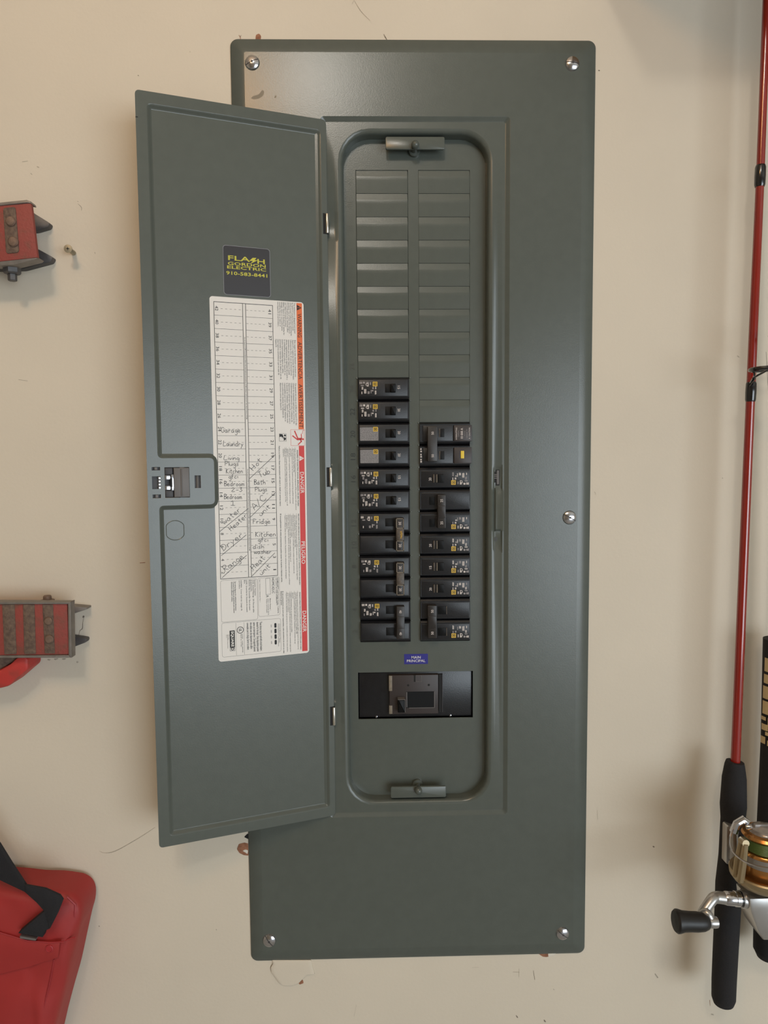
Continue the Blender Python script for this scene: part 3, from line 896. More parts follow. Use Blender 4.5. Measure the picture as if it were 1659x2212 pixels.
hand('A/C', (-0.0844, 1.4641), (-0.0712, 1.4761), 14 * K)
hand('unit', (-0.0781, 1.4574), (-0.0669, 1.4670), 10 * K)
hand('Fridge', (-0.0868, 1.4498), (-0.0678, 1.4495), 10.5 * K)
hand('Kitchen', (-0.0843, 1.4358), (-0.0625, 1.4353), 10.5 * K)
hand('gfci', (-0.0817, 1.4302), (-0.0707, 1.4299), 9.5 * K)
hand('dish', (-0.0874, 1.4230), (-0.0753, 1.4226), 9.5 * K)
hand('washer', (-0.0861, 1.4174), (-0.0674, 1.4166), 9 * K)
hand('Heat', (-0.0868, 1.3994), (-0.0741, 1.4117), 13 * K)
hand('unit', (-0.0789, 1.3934), (-0.0682, 1.4028), 10 * K)
for p, q_ in (((-0.1215, 1.4431), (-0.0913, 1.4663)), ((-0.1208, 1.4173), (-0.0939, 1.4382)), ((-0.1205, 1.3936), (-0.0939, 1.4163)),
              ((-0.0891, 1.4982), (-0.0608, 1.5236)), ((-0.0890, 1.4571), (-0.0616, 1.4828)), ((-0.0887, 1.3935), (-0.0634, 1.4172))):
    b.ribbon([p, q_], 0.00042, Y3)

# lower boxes
def rline(x0, x1, z0, z1, r=0.002, w=0.0002):
    p = rrect(x0, x1, z0, z1, r, 3); p.append(p[0]); b.ribbon(p, w, Y2)
b.use('ink_grey')
ZA = TZ0 - 0.0014
rline(-0.1222, -0.0835, 1.3458, ZA); rline(-0.0825, -0.0590, 1.3486, ZA); 
rline(-0.1222, -0.0585, 1.3080, 1.3448)
vt('HOMELINE™ Load Center Cover / Cubierta', ZA - .001, ZA - .040, -0.0608, 0.0014, 0.01)
vt('del centro de carga HOMELINE™', ZA - .001, ZA - .031, -0.0626, 0.0014, 0.01)
vt('HOMC42UC', ZA - .0006, ZA - .0178, -0.0660, 0.0028, 0.0)
b.use('ink_black'); b.rectline(-0.0742, -0.0690, ZA - .0186, ZA - .0008, 0.00025, Y2)
vt('A', ZA - .0192, ZA - .0215, -0.0724, 0.0030)
vt('Mains Rating /', ZA - .023, ZA - .036, -0.0696, 0.0013, 0.01)
vb('Valor nominal de la\nValeur principale', -0.0710, -0.0742, ZA - .023, ZA - .041)
vt('Type 1 Enclosure / Gabinete Tipo 1', ZA - .001, ZA - .026, -0.0806, 0.0013, 0.0, 'ink_grey')
vb('Accessories / Accesorios\nCU-AL  Enclosed Mains 6ga - 2/0 / Para usar cables\nde aluminio/cobre\nPK23GTA  Main Ground Bar / Barra de neutro', -0.0848, -0.0926, ZA - .001, ZA - .037, 0.0, 'ink_black')
vb('QOM2  Ground bar kit / Accesorio de conexión\nBarra', -0.0940, -0.0975, ZA - .001, ZA - .036, 0.0, 'ink_black')
vb('HOMPA  Cover lock kit / Juego de\ncerradura', -0.0998, -0.1030, ZA - .001, ZA - .034, 0.0, 'ink_black')
vb('See wiring diagram for additional information.\nConsulte el diagrama de alambrado para obtener\ninformación adicional / schéma.', -0.1060, -0.1112, ZA - .002, ZA - .036, 0.006, 'ink_black')
ZC = 1.3440
b.use('ink_black'); b.flat([(-0.1140, ZC - .0262), (-0.1086, ZC - .0262), (-0.1086, ZC - .0080), (-0.1140, ZC - .0080)], Y2)
vt('SQUARE', ZC - .0088, ZC - .0256, -0.1113, 0.0034, 0.03, 'sticker_white')
b.use('ink_black'); b.rectline(-0.1140, -0.1086, ZC - .0302, ZC - .0262, 0.0003, Y2)
vt('D', ZC - .0266, ZC - .0296, -0.1113, 0.0036, 0.03)
ux, uz = -0.1026, ZC - .0082
b.use('ink_black')
b.ribbon([(ux + .0034 * math.cos(k * PI / 16), uz + .0034 * math.sin(k * PI / 16)) for k in range(33)], 0.0006, Y2)
vt('UL', uz + .0016, uz - .0016, ux, 0.0030, 0.02)
vb('LISTED   LOAD CENTER\nISSUE No. E-7182', -0.1000, -0.1024, ZC - .0125, ZC - .0330, 0.0, 'ink_grey')
vb('Made in Mexico\nHecho en México / Fabriqué au Mexique\nSquare D', -0.1148, -0.1178, ZC - .0120, ZC - .0270, 0.0, 'ink_grey')
for x, z0, z1 in ((-0.1072, ZC - .0356, ZC), (-0.0985, ZC - .0356, ZC)):
    b.use('ink_grey'); b.flat([(x - .0001, z0), (x + .0001, z0), (x + .0001, z1), (x - .0001, z1)], Y2)
vb('These devices may be used with circuit breakers\nintended for the load. / Estos dispositivos pueden\nusarse con interruptores / Ces appareils peuvent\nêtre utilisés avec des disjoncteurs de calibre\nconvenable pour la charge. Serrer à la valeur.', -0.0790, -0.0965, ZC - .0010, ZC - .0335, 0.004, 'ink_black')
vb('Circuit Breaker Types\nInterruptores automáticos', -0.0592, -0.0620, ZC - .0050, ZC - .0300, 0.0, 'ink_grey')
for k in range(4):
    zc = ZC - .0066 - k * 0.0062
    b.use('ink_black'); b.prism(rrect(-0.0656, -0.0632, zc - .0026, zc + .0026, 0.0011, 4), Y2, Y2 - 0.00002)
    vt('HOM', zc + .0014, zc - .0014, -0.0690, 0.0012, 0.0, 'ink_grey')
lab = b.build('circuit_directory', door, smooth=0)
lab['label'] = 'white paper circuit directory with handwritten room names and red warning strip'

# ------------------------------------------------------------ circuit breakers (local mm frame, origin on the dead front plane)
mm = 0.001
def mmr(x0, x1, z0, z1): return (x0 * mm, x1 * mm, z0 * mm, z1 * mm)

def print_block(t, zc, kind, rnd):
    """maker's rating print on the left part of a pole: small marks and the yellow square with a D"""
    y = -0.00435
    if kind == 'foil':
        t.use('foil_grey'); t.prism(rrect(*mmr(-26.8, -6.2, zc - 7.6, zc + 7.2), 0.0006, 2), -0.0042, y)
        lg = 'print_yellow'
    else:
        lg = 'print_yellow'
        cells = [(-25.2, 6.4, 3.2, 2.6), (-21.4, 6.6, 3.0, 2.2), (-17.6, 6.0, 2.6, 3.0), (-14.4, 5.6, 1.4, 3.4), (-23.0, 3.4, 4.6, 1.1), (-17.2, 3.2, 2.4, 1.3),
                 (-23.4, 0.4, 1.9, 3.4), (-24.0, -4.6, 1.2, 2.8), (-20.4, -3.0, 2.6, 5.4), (-16.6, -4.4, 2.4, 3.0), (-13.8, -3.4, 1.0, 4.2), (-11.6, 0.6, 2.0, 2.2),
                 (-12.0, -2.2, 2.4, 1.4), (-8.6, 1.0, 1.2, 3.2), (-8.8, -4.4, 1.8, 4.6)]
        for (x, z, w, h) in cells:
            if rnd.random() < 0.12 and kind != 'dense': continue
            t.use('print_white' if rnd.random() < 0.6 else 'print_grey')
            # each mark is a little stack of printed lines
            nl = max(1, int(w / 0.75)) if h > w * 0.8 else 1
            for q in range(nl):
                xa = x - w / 2 + w * q / nl; wa = w / nl * 0.72
                s = rnd.uniform(0.75, 1.0)
                t.flat([((xa) * mm, (zc + z - h / 2 * s) * mm), ((xa + wa) * mm, (zc + z - h / 2 * s) * mm), ((xa + wa) * mm, (zc + z + h / 2) * mm), (xa * mm, (zc + z + h / 2) * mm)], y)
        t.use('print_white')
        t.ribbon([((-18.2 + 1.5 * math.cos(k * PI / 8)) * mm, (zc + 4.6 + 1.5 * math.sin(k * PI / 8)) * mm) for k in range(17)], 0.00045, y - 0.00003)
    t.use(lg)
    x0, x1, z0, z1 = mmr(-12.0, -6.9, zc + 2.6, zc + 7.7)
    t.flat([(x0, z0), (x1, z0), (x1, z1), (x0, z1)], y - 0.00004)
    t.use('breaker_black')
    t.rectline(x0 + 0.00085, x1 - 0.00085, z0 + 0.00085, z1 - 0.00085, 0.0005, y - 0.00008)
    cxl, czl = (x0 + x1) / 2, (z0 + z1) / 2
    t.flat([(cxl - .0008, czl - .0006), (cxl + .0004, czl - .0006), (cxl + .0009, czl), (cxl + .0004, czl + .0006), (cxl - .0008, czl + .0006)], y - 0.00008)

def pole(t, zc, h=24.4):
    t.use('breaker_black')
    x0, x1 = -28.3, 28.3
    # body with long sloping shoulders
    prof = [(12.2, 45), (12.2, -0.2), (11.4, -1.6), (10.2, -3.6), (-8.9, -3.6), (-9.1, -2.6), (-9.5, -2.6), (-11.6, -1.2), (-12.2, 0.2), (-12.2, 45)]
    A_ = [((x0) * mm, yy * mm, (zc + zz) * mm) for zz, yy in prof]
    B_ = [((x1) * mm, yy * mm, (zc + zz) * mm) for zz, yy in prof]
    m = len(prof)
    t.add(A_ + B_, [(i, i + 1, m + i + 1, m + i) for i in range(m - 1)] + [tuple(range(m - 1, -1, -1)), tuple(range(m, 2 * m))])
def face(t, zc):
    t.use('breaker_face')
    t.prism(rrect(*mmr(-27.6, 26.8, zc - 8.5, zc + 9.8), 0.0008, 2), -0.003, -0.0042, 0.0004)

def amp_text(t, s, x, zc, y, h=2.9, L=3.5):
    t.use('print_white')
    t.text(s, (x * mm, (zc + L / 2) * mm), (x * mm, (zc - L / 2) * mm), h * mm, y, 0.012)

def breaker(name, label, cat_group, loc, rot180, poles, amps, kind, seed, handle=None, worn=None, stripes=None):
    rnd = random.Random(seed)
    root = thing(name, label, 'circuit breaker', loc, cat_group)
    zcs = [0.0] if poles == 1 else [12.5, -12.5]
    t = MB()
    for zc in zcs: pole(t, zc)
    body = t.build('body', root, org=(0, 0, 0), smooth=25)
    for zc in zcs:
        t = MB(); face(t, zc); t.build('face_plate', root, org=(0, 0, 0), smooth=25)
    t = MB(); print_block(t, zcs[0], kind, rnd)
    o = t.build('rating_print', root, org=(0, 0, 0), smooth=0)
    if poles == 1:
        t = MB().use('toggle_black')
        t.prism(rrect(*mmr(1.7, 13.4, -4.5, 5.2), 0.0004, 2), -0.004, -0.0046, 0.0001)
        if stripes:
            t.prism(rrect(*mmr(1.7, 9.2, -4.3, 5.0), 0.0004, 2), -0.004, -0.0056, 0.0003)
            t.use('tie_edge_lit'); t.cbox(9.0 * mm, 9.7 * mm, -4.2 * mm, 4.9 * mm, -0.004, -0.0060)
            t.use('tie_worn'); t.cbox(12.0 * mm, 13.6 * mm, -4.4 * mm, 5.0 * mm, -0.004, -0.0058, 0.0003)
            t.cbox(10.4 * mm, 10.8 * mm, -4.2 * mm, 4.9 * mm, -0.004, -0.0052)
        else:
            t.prism(rrect(*mmr(7.8, 13.2, -4.3, 5.0), 0.0008, 2), -0.004, -0.0090, 0.0012)
        t.build('toggle', root, org=(0, 0, 0))
        t = MB(); amp_text(t, amps, 16.9, 1.2, -0.0044)
        t.build('amp_number', root, org=(0, 0, 0), smooth=0)
    else:
        hx0, hx1 = handle
        wx0, wx1 = (hx0 - 11.5, hx0 - 2.0) if hx0 > 8 else (hx1 + 2.5, hx1 + 8.5)
        for zc in zcs:
            t = MB().use('toggle_black')
            t.prism(rrect(*mmr(wx0, wx1, zc - 4.0, zc + 5.2), 0.0004, 2), -0.004, -0.0046, 0.0001)
            if stripes:
                t.use('tie_worn'); t.cbox((wx0 - 0.8) * mm, wx0 * mm, (zc - 4.0) * mm, (zc + 5.2) * mm, -0.004, -0.0052)
            t.build('toggle_slot', root, org=(0, 0, 0))
        t = MB().use('tie_plastic')
        t.prism(rrect(*mmr(hx0, hx1, -19.0, 18.6), 0.0008, 2), -0.0042, -0.0125, 0.0006)
        t.prism(rrect(*mmr(hx0 + 0.5, hx1 - 0.5, -7.0, 7.0), 0.0004, 2), -0.012, -0.0132, 0.0004)
        if worn:
            t.use('tie_worn')
            t.prism(rrect(*mmr(hx0 + 0.4, hx1 - 0.3, -6.6, 6.6), 0.0004, 2), -0.012, -0.0134, 0.0004)
            t.use('tie_edge_lit')  # frame edges look lit through their lighter colour
            fr = ((6.8, 18.2), (-18.6, -6.8))
            for z0, z1 in fr:
                for a_, c_, d_, e_ in ((hx0 + .3, hx1 - .3, z1 - .8, z1), (hx0 + .3, hx1 - .3, z0, z0 + .8), (hx0 + .3, hx0 + 1.1, z0, z1), (hx1 - 1.1, hx1 - .3, z0, z1)):
                    t.cbox(a_ * mm, c_ * mm, d_ * mm, e_ * mm, -0.012, -0.0134)
            if worn == 'scratch':
                t.use('tie_scratch')
                t.prism([((hx0 + 4.6) * mm, 3.6 * mm), ((hx0 + 6.6) * mm, 4.2 * mm), ((hx0 + 7.4) * mm, 0.5 * mm), ((hx0 + 6.6) * mm, -4.4 * mm), ((hx0 + 5.2) * mm, -5.0 * mm), ((hx0 + 4.8) * mm, -0.5 * mm)][::-1], -0.013, -0.0136)
        t.build('handle_tie', root, org=(0, 0, 0))
        for zc in zcs:
            t = MB(); amp_text(t, amps, (hx0 + hx1) / 2, zc, -0.01265)
            t.build('amp_number', root, org=(0, 0, 0), smooth=0)
    if rot180: root.rotation_euler = (0, PI, 0)
    return root

LXC, RXC = (LX0 + LX1) / 2, (RX0b + RX1b) / 2
lz = lambda k: ZB + PITCH * k                    # k spaces above the bottom of the columns
GL = 'breakers in the left column'; GR = 'breakers in the right column'
breaker('single_pole_breaker', 'black 15 amp breaker, topmost one of the left column', GL, (LXC, YF, lz(11.5)), False, 1, '15', 'dense', 1)
breaker('single_pole_breaker', 'black 20 amp breaker with white print, second from the top of the left column', GL, (LXC, YF, lz(10.5)), False, 1, '20', 'dense', 2)
breaker('single_pole_breaker', 'upper of the two black breakers with a grey foil rating label', GL, (LXC, YF, lz(9.5)), False, 1, '20', 'foil', 3)
breaker('single_pole_breaker', 'lower of the two black breakers with a grey foil rating label', GL, (LXC, YF, lz(8.5)), False, 1, '20', 'foil', 4)
breaker('single_pole_breaker', 'black 15 amp breaker directly under the two with grey foil labels', GL, (LXC, YF, lz(7.5)), False, 1, '15', 'dense', 5)
breaker('single_pole_breaker', 'lowest single black breaker of the left column, right above its doubles', GL, (LXC, YF, lz(6.5)), False, 1, '15', 'dense', 6)
breaker('double_pole_breaker', 'double black 30 amp breaker whose handle tie has a gold scratch', GL, (LXC, YF, lz(5)), False, 2, '30', 'prints', 7, (12.2, 21.4), 'scratch')
breaker('double_pole_breaker', 'middle of the three left double breakers, its worn handle tie unscratched', GL, (LXC, YF, lz(3)), False, 2, '30', 'prints', 8, (12.2, 21.4), 'worn')
breaker('double_pole_breaker', 'double black 40 amp breaker at the bottom of the left column', GL, (LXC, YF, lz(1)), False, 2, '40', 'prints', 9, (12.2, 21.4), None)
breaker('single_pole_breaker', 'black 20 amp breaker directly below the one with the yellow test button', GR, (RXC, YF, lz(7.5)), True, 1, '20', 'dense', 10, stripes=True)
breaker('double_pole_breaker', 'double black 25 amp breaker in the middle of the right column', GR, (RXC, YF, lz(6)), True, 2, '25', 'prints', 11, (0.2, 9.4), None)
breaker('single_pole_breaker', 'black 20 amp breaker directly below the double 25 amp breaker', GR, (RXC, YF, lz(4.5)), True, 1, '20', 'dense', 12, stripes=True)
breaker('single_pole_breaker', 'black 15 amp breaker, the only 15 in the right column', GR, (RXC, YF, lz(3.5)), True, 1, '15', 'dense', 13, stripes=True)
breaker('single_pole_breaker', 'black 20 amp breaker directly above the bottom double of the right column', GR, (RXC, YF, lz(2.5)), True, 1, '20', 'dense', 14, stripes=True)
breaker('double_pole_breaker', 'double black 50 amp breaker at the bottom of the right column', GR, (RXC, YF, lz(1)), True, 2, '50', 'prints', 15, (10.6, 20.8), None, stripes=True)

# ground fault breaker with the yellow test button, top of the right column
root = thing('ground_fault_breaker', 'double black 50 amp breaker with brown label block and yellow test button', 'circuit breaker', (RXC, YF, lz(9)), GR)
t = MB(); pole(t, 12.5); pole(t, -12.5); t.build('body', root, org=(0, 0, 0), smooth=25)
for zc in (12.5, -12.5):
    t = MB().use('breaker_face'); t.prism(rrect(*mmr(-25, 9, zc - 8.8, zc + 8.8), 0.0008, 2), -0.003, -0.0044, 0.0004)
    t.build('face_plate', root, org=(0, 0, 0), smooth=25)
    t = MB().use('toggle_black'); t.prism(rrect(*mmr(-6.0, -0.8, zc - 4.2, zc + 5.2), 0.0004, 2), -0.004, -0.0048, 0.0001)
    t.use('tie_worn'); t.cbox(-6.6 * mm, -5.6 * mm, (zc - 4.2) * mm, (zc + 5.2) * mm, -0.004, -0.0054)
    t.build('toggle_slot', root, org=(0, 0, 0))
t = MB().use('gfci_brown')
t.prism(rrect(*mmr(9.6, 30.2, 3.5, 21.4), 0.0010, 2), -0.002, -0.0058, 0.0005)
def up(s, x, z0, z1, h, bold=0.01, m='print_white'):
    t.use(m); t.text(s, (x * mm, z0 * mm), (x * mm, z1 * mm), h * mm, -0.0059, bold)
up('INTERRUPTING', 12.6, 5.4, 18.8, 1.5); up('CAPACITY', 15.0, 8.4, 15.6, 1.2, 0.0, 'print_grey')
up('10 000 A', 18.7, 6.4, 18.2, 2.7, 0.02); up('Rating', 22.0, 9.4, 15.0, 1.1, 0.0, 'print_grey'); up('120/240 V~', 24.4, 7.0, 17.6, 1.4, 0.0, 'print_grey'); up('A  CAUTION', 27.2, 6.0, 18.6, 1.5)
o = t.build('label_block', root, org=(0, 0, 0))
t = MB().use('gfci_brown'); t.prism(rrect(*mmr(9.8, 30.0, -21.4, -3.3), 0.0010, 2), -0.002, -0.0058, 0.0005)
t.build('test_block', root, org=(0, 0, 0))
t = MB().use('button_yellow'); t.prism(rrect(*mmr(17.4, 21.3, -15.8, -7.2), 0.0004, 2), -0.005, -0.0066, 0.0004)
o = t.build('test_button', root, org=(0, 0, 0)); o['label'] = 'yellow rectangular test button'
t = MB().use('tie_plastic'); t.prism(rrect(*mmr(-20.2, -9.4, -18.8, 19.8), 0.0008, 2), -0.0042, -0.0120, 0.0006)
t.build('handle_tie', root, org=(0, 0, 0))
for zc in (12.5, -12.5):
    t = MB().use('print_white'); t.text('50', (-14.6 * mm, (zc - 1.7) * mm), (-14.6 * mm, (zc + 1.7) * mm), 2.8 * mm, -0.0122, 0.012)
    t.build('amp_number', root, org=(0, 0, 0), smooth=0)
t = MB().use('print_white')
for k, z0 in enumerate((-4.0, -6.6, -10.2, -12.6, -15.8, -18.2)):
    t.cbox(-27.8 * mm, (-26.4 + 0.3 * (k % 2)) * mm, (z0 - 1.7) * mm, z0 * mm, -0.003, -0.0045)
t.build('edge_print', root, org=(0, 0, 0), smooth=0)['kind'] = 'stuff'

# main breaker
MXC, MZC = (MX0 + MX1) / 2, (MZ0 + MZ1) / 2
root = thing('main_breaker', 'wide black main breaker below the blue label', 'circuit breaker', (MXC, YF, MZC))
t = MB().use('breaker_black'); t.cbox(-0.0655, 0.0655, -0.0268, 0.0268, 0.05, 0.0030, 0.0015)
t.build('body', root, org=(0, 0, 0))
t = MB().use('gfci_brown')
t.prism([(-0.0305, -0.0215), (0.0260, -0.0215), (0.0260, 0.0245), (-0.0305, 0.0245)], 0.004, -0.0026, 0.0010)
t.use('tie_edge_lit'); t.cbox(-0.0309, -0.0272, 0.0062, 0.0240, 0.0, -0.0029, 0.0003); t.cbox(-0.0309, -0.0272, -0.0208, -0.0110, 0.0, -0.0029, 0.0003)  # lit left edge of the raised block, painted light
t.use('black_gap'); t.cbox(0.0268, 0.0304, -0.0200, 0.0240, 0.004, 0.0002)
t.use('latch_dark'); t.cbox(0.0306, 0.0312, -0.0205, 0.0242, 0.004, -0.0004)
t.use('black_gap')
for x in (-0.0088, 0.0150):
    t.lathe([(0.0013, 0), (0.0001, 0.00005)], (x, -0.0027, 0.0126), (0, -1, 0), 12)
t.cbox(-0.0022, -0.0002, 0.0165, 0.0242, 0.0, -0.00275)
t.use('latch_grey'); t.rectline(0.0000, 0.0068, 0.0165, 0.0240, 0.0003, -0.0028)
t.build('escutcheon', root, org=(0, 0, 0))
t = MB().use('toggle_black'); t.cbox(-0.0110, 0.0214, -0.0138, 0.0050, 0.0, -0.0030)
t.use('latch_grey'); t.cbox(-0.0078, 0.0214, -0.0143, -0.0137, 0.0, -0.0034); t.cbox(0.0210, 0.0217, -0.0140, 0.0050, 0.0, -0.0034); t.cbox(-0.0110, -0.0100, -0.0130, 0.0048, 0.0, -0.0033)
t.build('switch_window', root, org=(0, 0, 0))
t = MB().use('toggle_black'); t.prism(rrect(-0.0212, -0.0126, -0.0168, -0.0014, 0.0006, 2), 0.0, -0.0110, 0.0012)
t.use('latch_grey'); t.cbox(-0.0212, -0.0126, -0.0017, -0.0012, 0.0, -0.0108); t.cbox(-0.0130, -0.0124, -0.0166, -0.0012, 0.0, -0.0104)
t.build('toggle', root, org=(0, 0, 0))
for x in (-0.0455, 0.0405):
    t = MB().use('chrome')
    t.lathe([(0.0014, 0), (0.0012, 0.0008), (0.0001, 0.0010)], (x, 0.0032, -0.0258), (0, -1, 0), 10)
    t.build('mounting_screw', root, org=(0, 0, 0))

# ------------------------------------------------------------ wall screw
wx, wz = (-0.3678, 1.7418); hx_, hz_ = (-0.3659, 1.7407)
s = thing('wall_screw', 'lone brass cross-head screw sticking out of the wall beside the red clamp', 'screw', (wx, 0, wz))
d = Vector((hx_ - wx, -0.021, hz_ - wz)); ln = d.length
t = MB().use('brass_screw')
prof = [(0.0021, 0.0)]
for k in range(9):
    h = ln * 0.05 + ln * 0.72 * k / 9
    prof += [(0.0025, h), (0.0019, h + ln * 0.04)]
prof += [(0.0020, ln * 0.8)]
t.lathe(prof, (wx, 0, wz), d, 14); t.build('shank', s)
t = MB().use('brass_screw')
t.lathe([(0.0018, ln * 0.78), (0.0040, ln * 0.93), (0.0043, ln * 0.96), (0.0041, ln), (0.0001, ln + 0.0003)], (wx, 0, wz), d, 24)
hd = t.build('head', s)
t = MB().use('black_gap')
c = Vector((wx, 0, wz)) + d.normalized() * (ln + 0.0002)
n = d.normalized(); u = n.cross(Vector((0, 0, 1))).normalized(); v = n.cross(u)
for a1, a2 in ((u, v), (v, u)):
    p = [c + a1 * 0.0022, c + a2 * 0.0005, c - a1 * 0.0022, c - a2 * 0.0005]
    t.add([q + n * 0.0003 for q in p], [(0, 1, 2, 3)])
t.build('cross_recess', hd, smooth=0)

# ------------------------------------------------------------ upper red clamp at the left edge
def P2(lst): return lst
g = thing('wall_clamp', 'red painted steel clamp head with two rusty bolts, the upper one at the left edge', 'clamp', (-0.46, 0.0, 1.72))
YU = -0.045
def pts3(seq): return seq
t = MB().use('red_paint')
t.prism([(-0.4577, 1.7179), (-0.3872, 1.7251), (-0.3913, 1.7791), (-0.4549, 1.7737)], -0.041, YU, 0.0012)
t.prism([(-0.4652, 1.7343), (-0.4215, 1.7361), (-0.4228, 1.7725), (-0.4634, 1.7706)], 0.0, -0.042)
t.build('clamp_head', g)
t = MB().use('rust_band')
t.prism(rounded([(-0.4182, 1.7286), (-0.4051, 1.7300), (-0.4068, 1.7751), (-0.4193, 1.7738)], 0.003), -0.044, -0.0462, 0.0006)
t.build('rust_band', g)
for px_, r in (((-0.4116, 1.7603), 0.0050), ((-0.4100, 1.7402), 0.0052)):
    t = MB().use('rust_bolt'); t.lathe([(r, 0), (r, 0.0018), (r * 0.8, 0.0030), (r * 0.4, 0.0034), (0.0001, 0.0034)], (px_[0], -0.0455, px_[1]), (0, -1, 0), 20); t.build('rivet', g)
t = MB().use('galvanised')
t.prism([(-0.4549, 1.7728), (-0.4548, 1.7760), (-0.3954, 1.7818), (-0.3917, 1.7805), (-0.3909, 1.7782), (-0.3955, 1.7787)], -0.034, -0.046, 0.0008)
t.build('top_channel', g)
t = MB().use('galvanised_dark')
t.prism(rounded([(-0.4115, 1.7862), (-0.4049, 1.7809), (-0.3888, 1.7708), (-0.3904, 1.7665), (-0.4037, 1.7627), (-0.4125, 1.7622)], 0.002), 0.0, -0.009, 0.0005)
t.build('wall_lug', g)
t = MB().use('galvanised_dark')
t.prism(rounded([(-0.4771, 1.7335), (-0.4131, 1.7478), (-0.4016, 1.7435), (-0.3868, 1.7352), (-0.3895, 1.7304), (-0.4191, 1.7228), (-0.4777, 1.7219)], 0.002), 0.0, -0.009, 0.0005)
t.build('wall_lug', g)
t = MB().use('galvanised')
t.prism([(-0.4583, 1.7173), (-0.4581, 1.7210), (-0.3872, 1.7254), (-0.3891, 1.7236), (-0.4117, 1.7181)], -0.030, -0.044, 0.0006)
t.build('bottom_channel', g)
bx_, bz_ = (-0.4204, 1.7171)
t = MB().use('galvanised_dark')
t.lathe([(0.0001, 0.002), (0.0085, 0.002), (0.0085, -0.0075), (0.0072, -0.0090), (0.0045, -0.0092), (0.0045, -0.0150), (0.0040, -0.0158), (0.0001, -0.0158)], (bx_, -0.03, bz_ + 0.004), (0, 0, 1), 6)
t.build('hex_nut', g, smooth=0)

# ------------------------------------------------------------ lower clamp
g = thing('wall_clamp', 'red clamp with rusty stripes in a metal channel, the lower one at the left edge', 'clamp', (-0.46, 0.0, 1.27))
t = MB().use('red_paint')
t.prism([(-0.4806, 1.3130), (-0.3740, 1.3129), (-0.3737, 1.3678), (-0.4778, 1.3687)], -0.034, -0.040, 0.0012)
t.prism([(-0.4960, 1.3102), (-0.4078, 1.3099), (-0.4068, 1.3575), (-0.4936, 1.3586)], 0.0, -0.036)
t.build('clamp_bar', g)
for a_, c_ in ((4, 31), (49, 74), (91, 115)):
    pass
for quad in ([(-0.4417, 1.3142), (-0.4290, 1.3145), (-0.4286, 1.3678), (-0.4416, 1.3679)],
             [(-0.4208, 1.3144), (-0.4086, 1.3142), (-0.4078, 1.3675), (-0.4199, 1.3676)],
             [(-0.3993, 1.3146), (-0.3886, 1.3144), (-0.3884, 1.3672), (-0.3995, 1.3674)]):
    t = MB().use('rust_band'); t.prism(rounded(quad, 0.001), -0.039, -0.0408, 0.0004); t.build('rust_band', g)
for px_, r in (((-0.3935, 1.3497), 0.0044), ((-0.3934, 1.3302), 0.0047)):
    t = MB().use('rust_bolt'); t.lathe([(r, 0), (r, 0.0016), (r * 0.75, 0.0028), (0.0001, 0.0031)], (px_[0], -0.0405, px_[1]), (0, -1, 0), 20); t.build('rivet', g)
t = MB().use('galvanised')
t.prism([(-0.4767, 1.3686), (-0.3719, 1.3677), (-0.3685, 1.3697), (-0.4766, 1.3718)], -0.031, -0.042, 0.0006)
t.prism([(-0.3737, 1.3120), (-0.3708, 1.3099), (-0.3694, 1.3702), (-0.3722, 1.3682)], -0.031, -0.042, 0.0006)
t.prism([(-0.4796, 1.3111), (-0.3718, 1.3100), (-0.3737, 1.3127), (-0.4795, 1.3135)], -0.031, -0.042, 0.0006)
t.build('channel', g)
t = MB().use('galvanised'); t.prism([(-0.3885, 1.3500), (-0.3794, 1.3509), (-0.3640, 1.3559), (-0.3640, 1.3579), (-0.3805, 1.3597), (-0.3881, 1.3598)], 0.0, -0.013, 0.0004); t.build('wall_lug', g)
t = MB().use('galvanised_dark'); t.prism(rounded([(-0.3917, 1.3117), (-0.3814, 1.3131), (-0.3675, 1.3182), (-0.3669, 1.3223), (-0.3835, 1.3252), (-0.3911, 1.3253)], 0.002), 0.0, -0.009, 0.0004); t.build('wall_lug', g)
bx_, bz_ = (-0.4022, 1.3677)
t = MB().use('rust_bolt'); t.lathe([(0.0001, -0.001), (0.0072, -0.001), (0.0072, 0.0012), (0.0044, 0.0016), (0.0042, 0.0052), (0.0034, 0.0060), (0.0001, 0.0060)], (bx_, -0.022, bz_), (0, 0, 1), 16); t.build('bolt', g)

g = thing('clamp_handle', 'bright red curved metal handle under the striped red clamp', 'clamp', (-0.46, 0.0, 1.23))
t = MB().use('red_paint_bright')
hp = [(-0.4853, 1.2846), (-0.4810, 1.2724), (-0.4514, 1.2750), (-0.4424, 1.2774), (-0.4312, 1.2868), (-0.4204, 1.2958), (-0.4204, 1.3069), (-0.4233, 1.3095), (-0.4321, 1.3091), (-0.4403, 1.3012), (-0.4514, 1.2953)]
t.prism(rounded(hp, 0.003), -0.004, -0.034, 0.003); t.build('grip', g)
t = MB().use('rust_band'); t.prism([(-0.4887, 1.2828), (-0.4535, 1.2940), (-0.4382, 1.3035), (-0.4331, 1.3080), (-0.4874, 1.3083)], -0.006, -0.028, 0.001); t.build('blade', g)

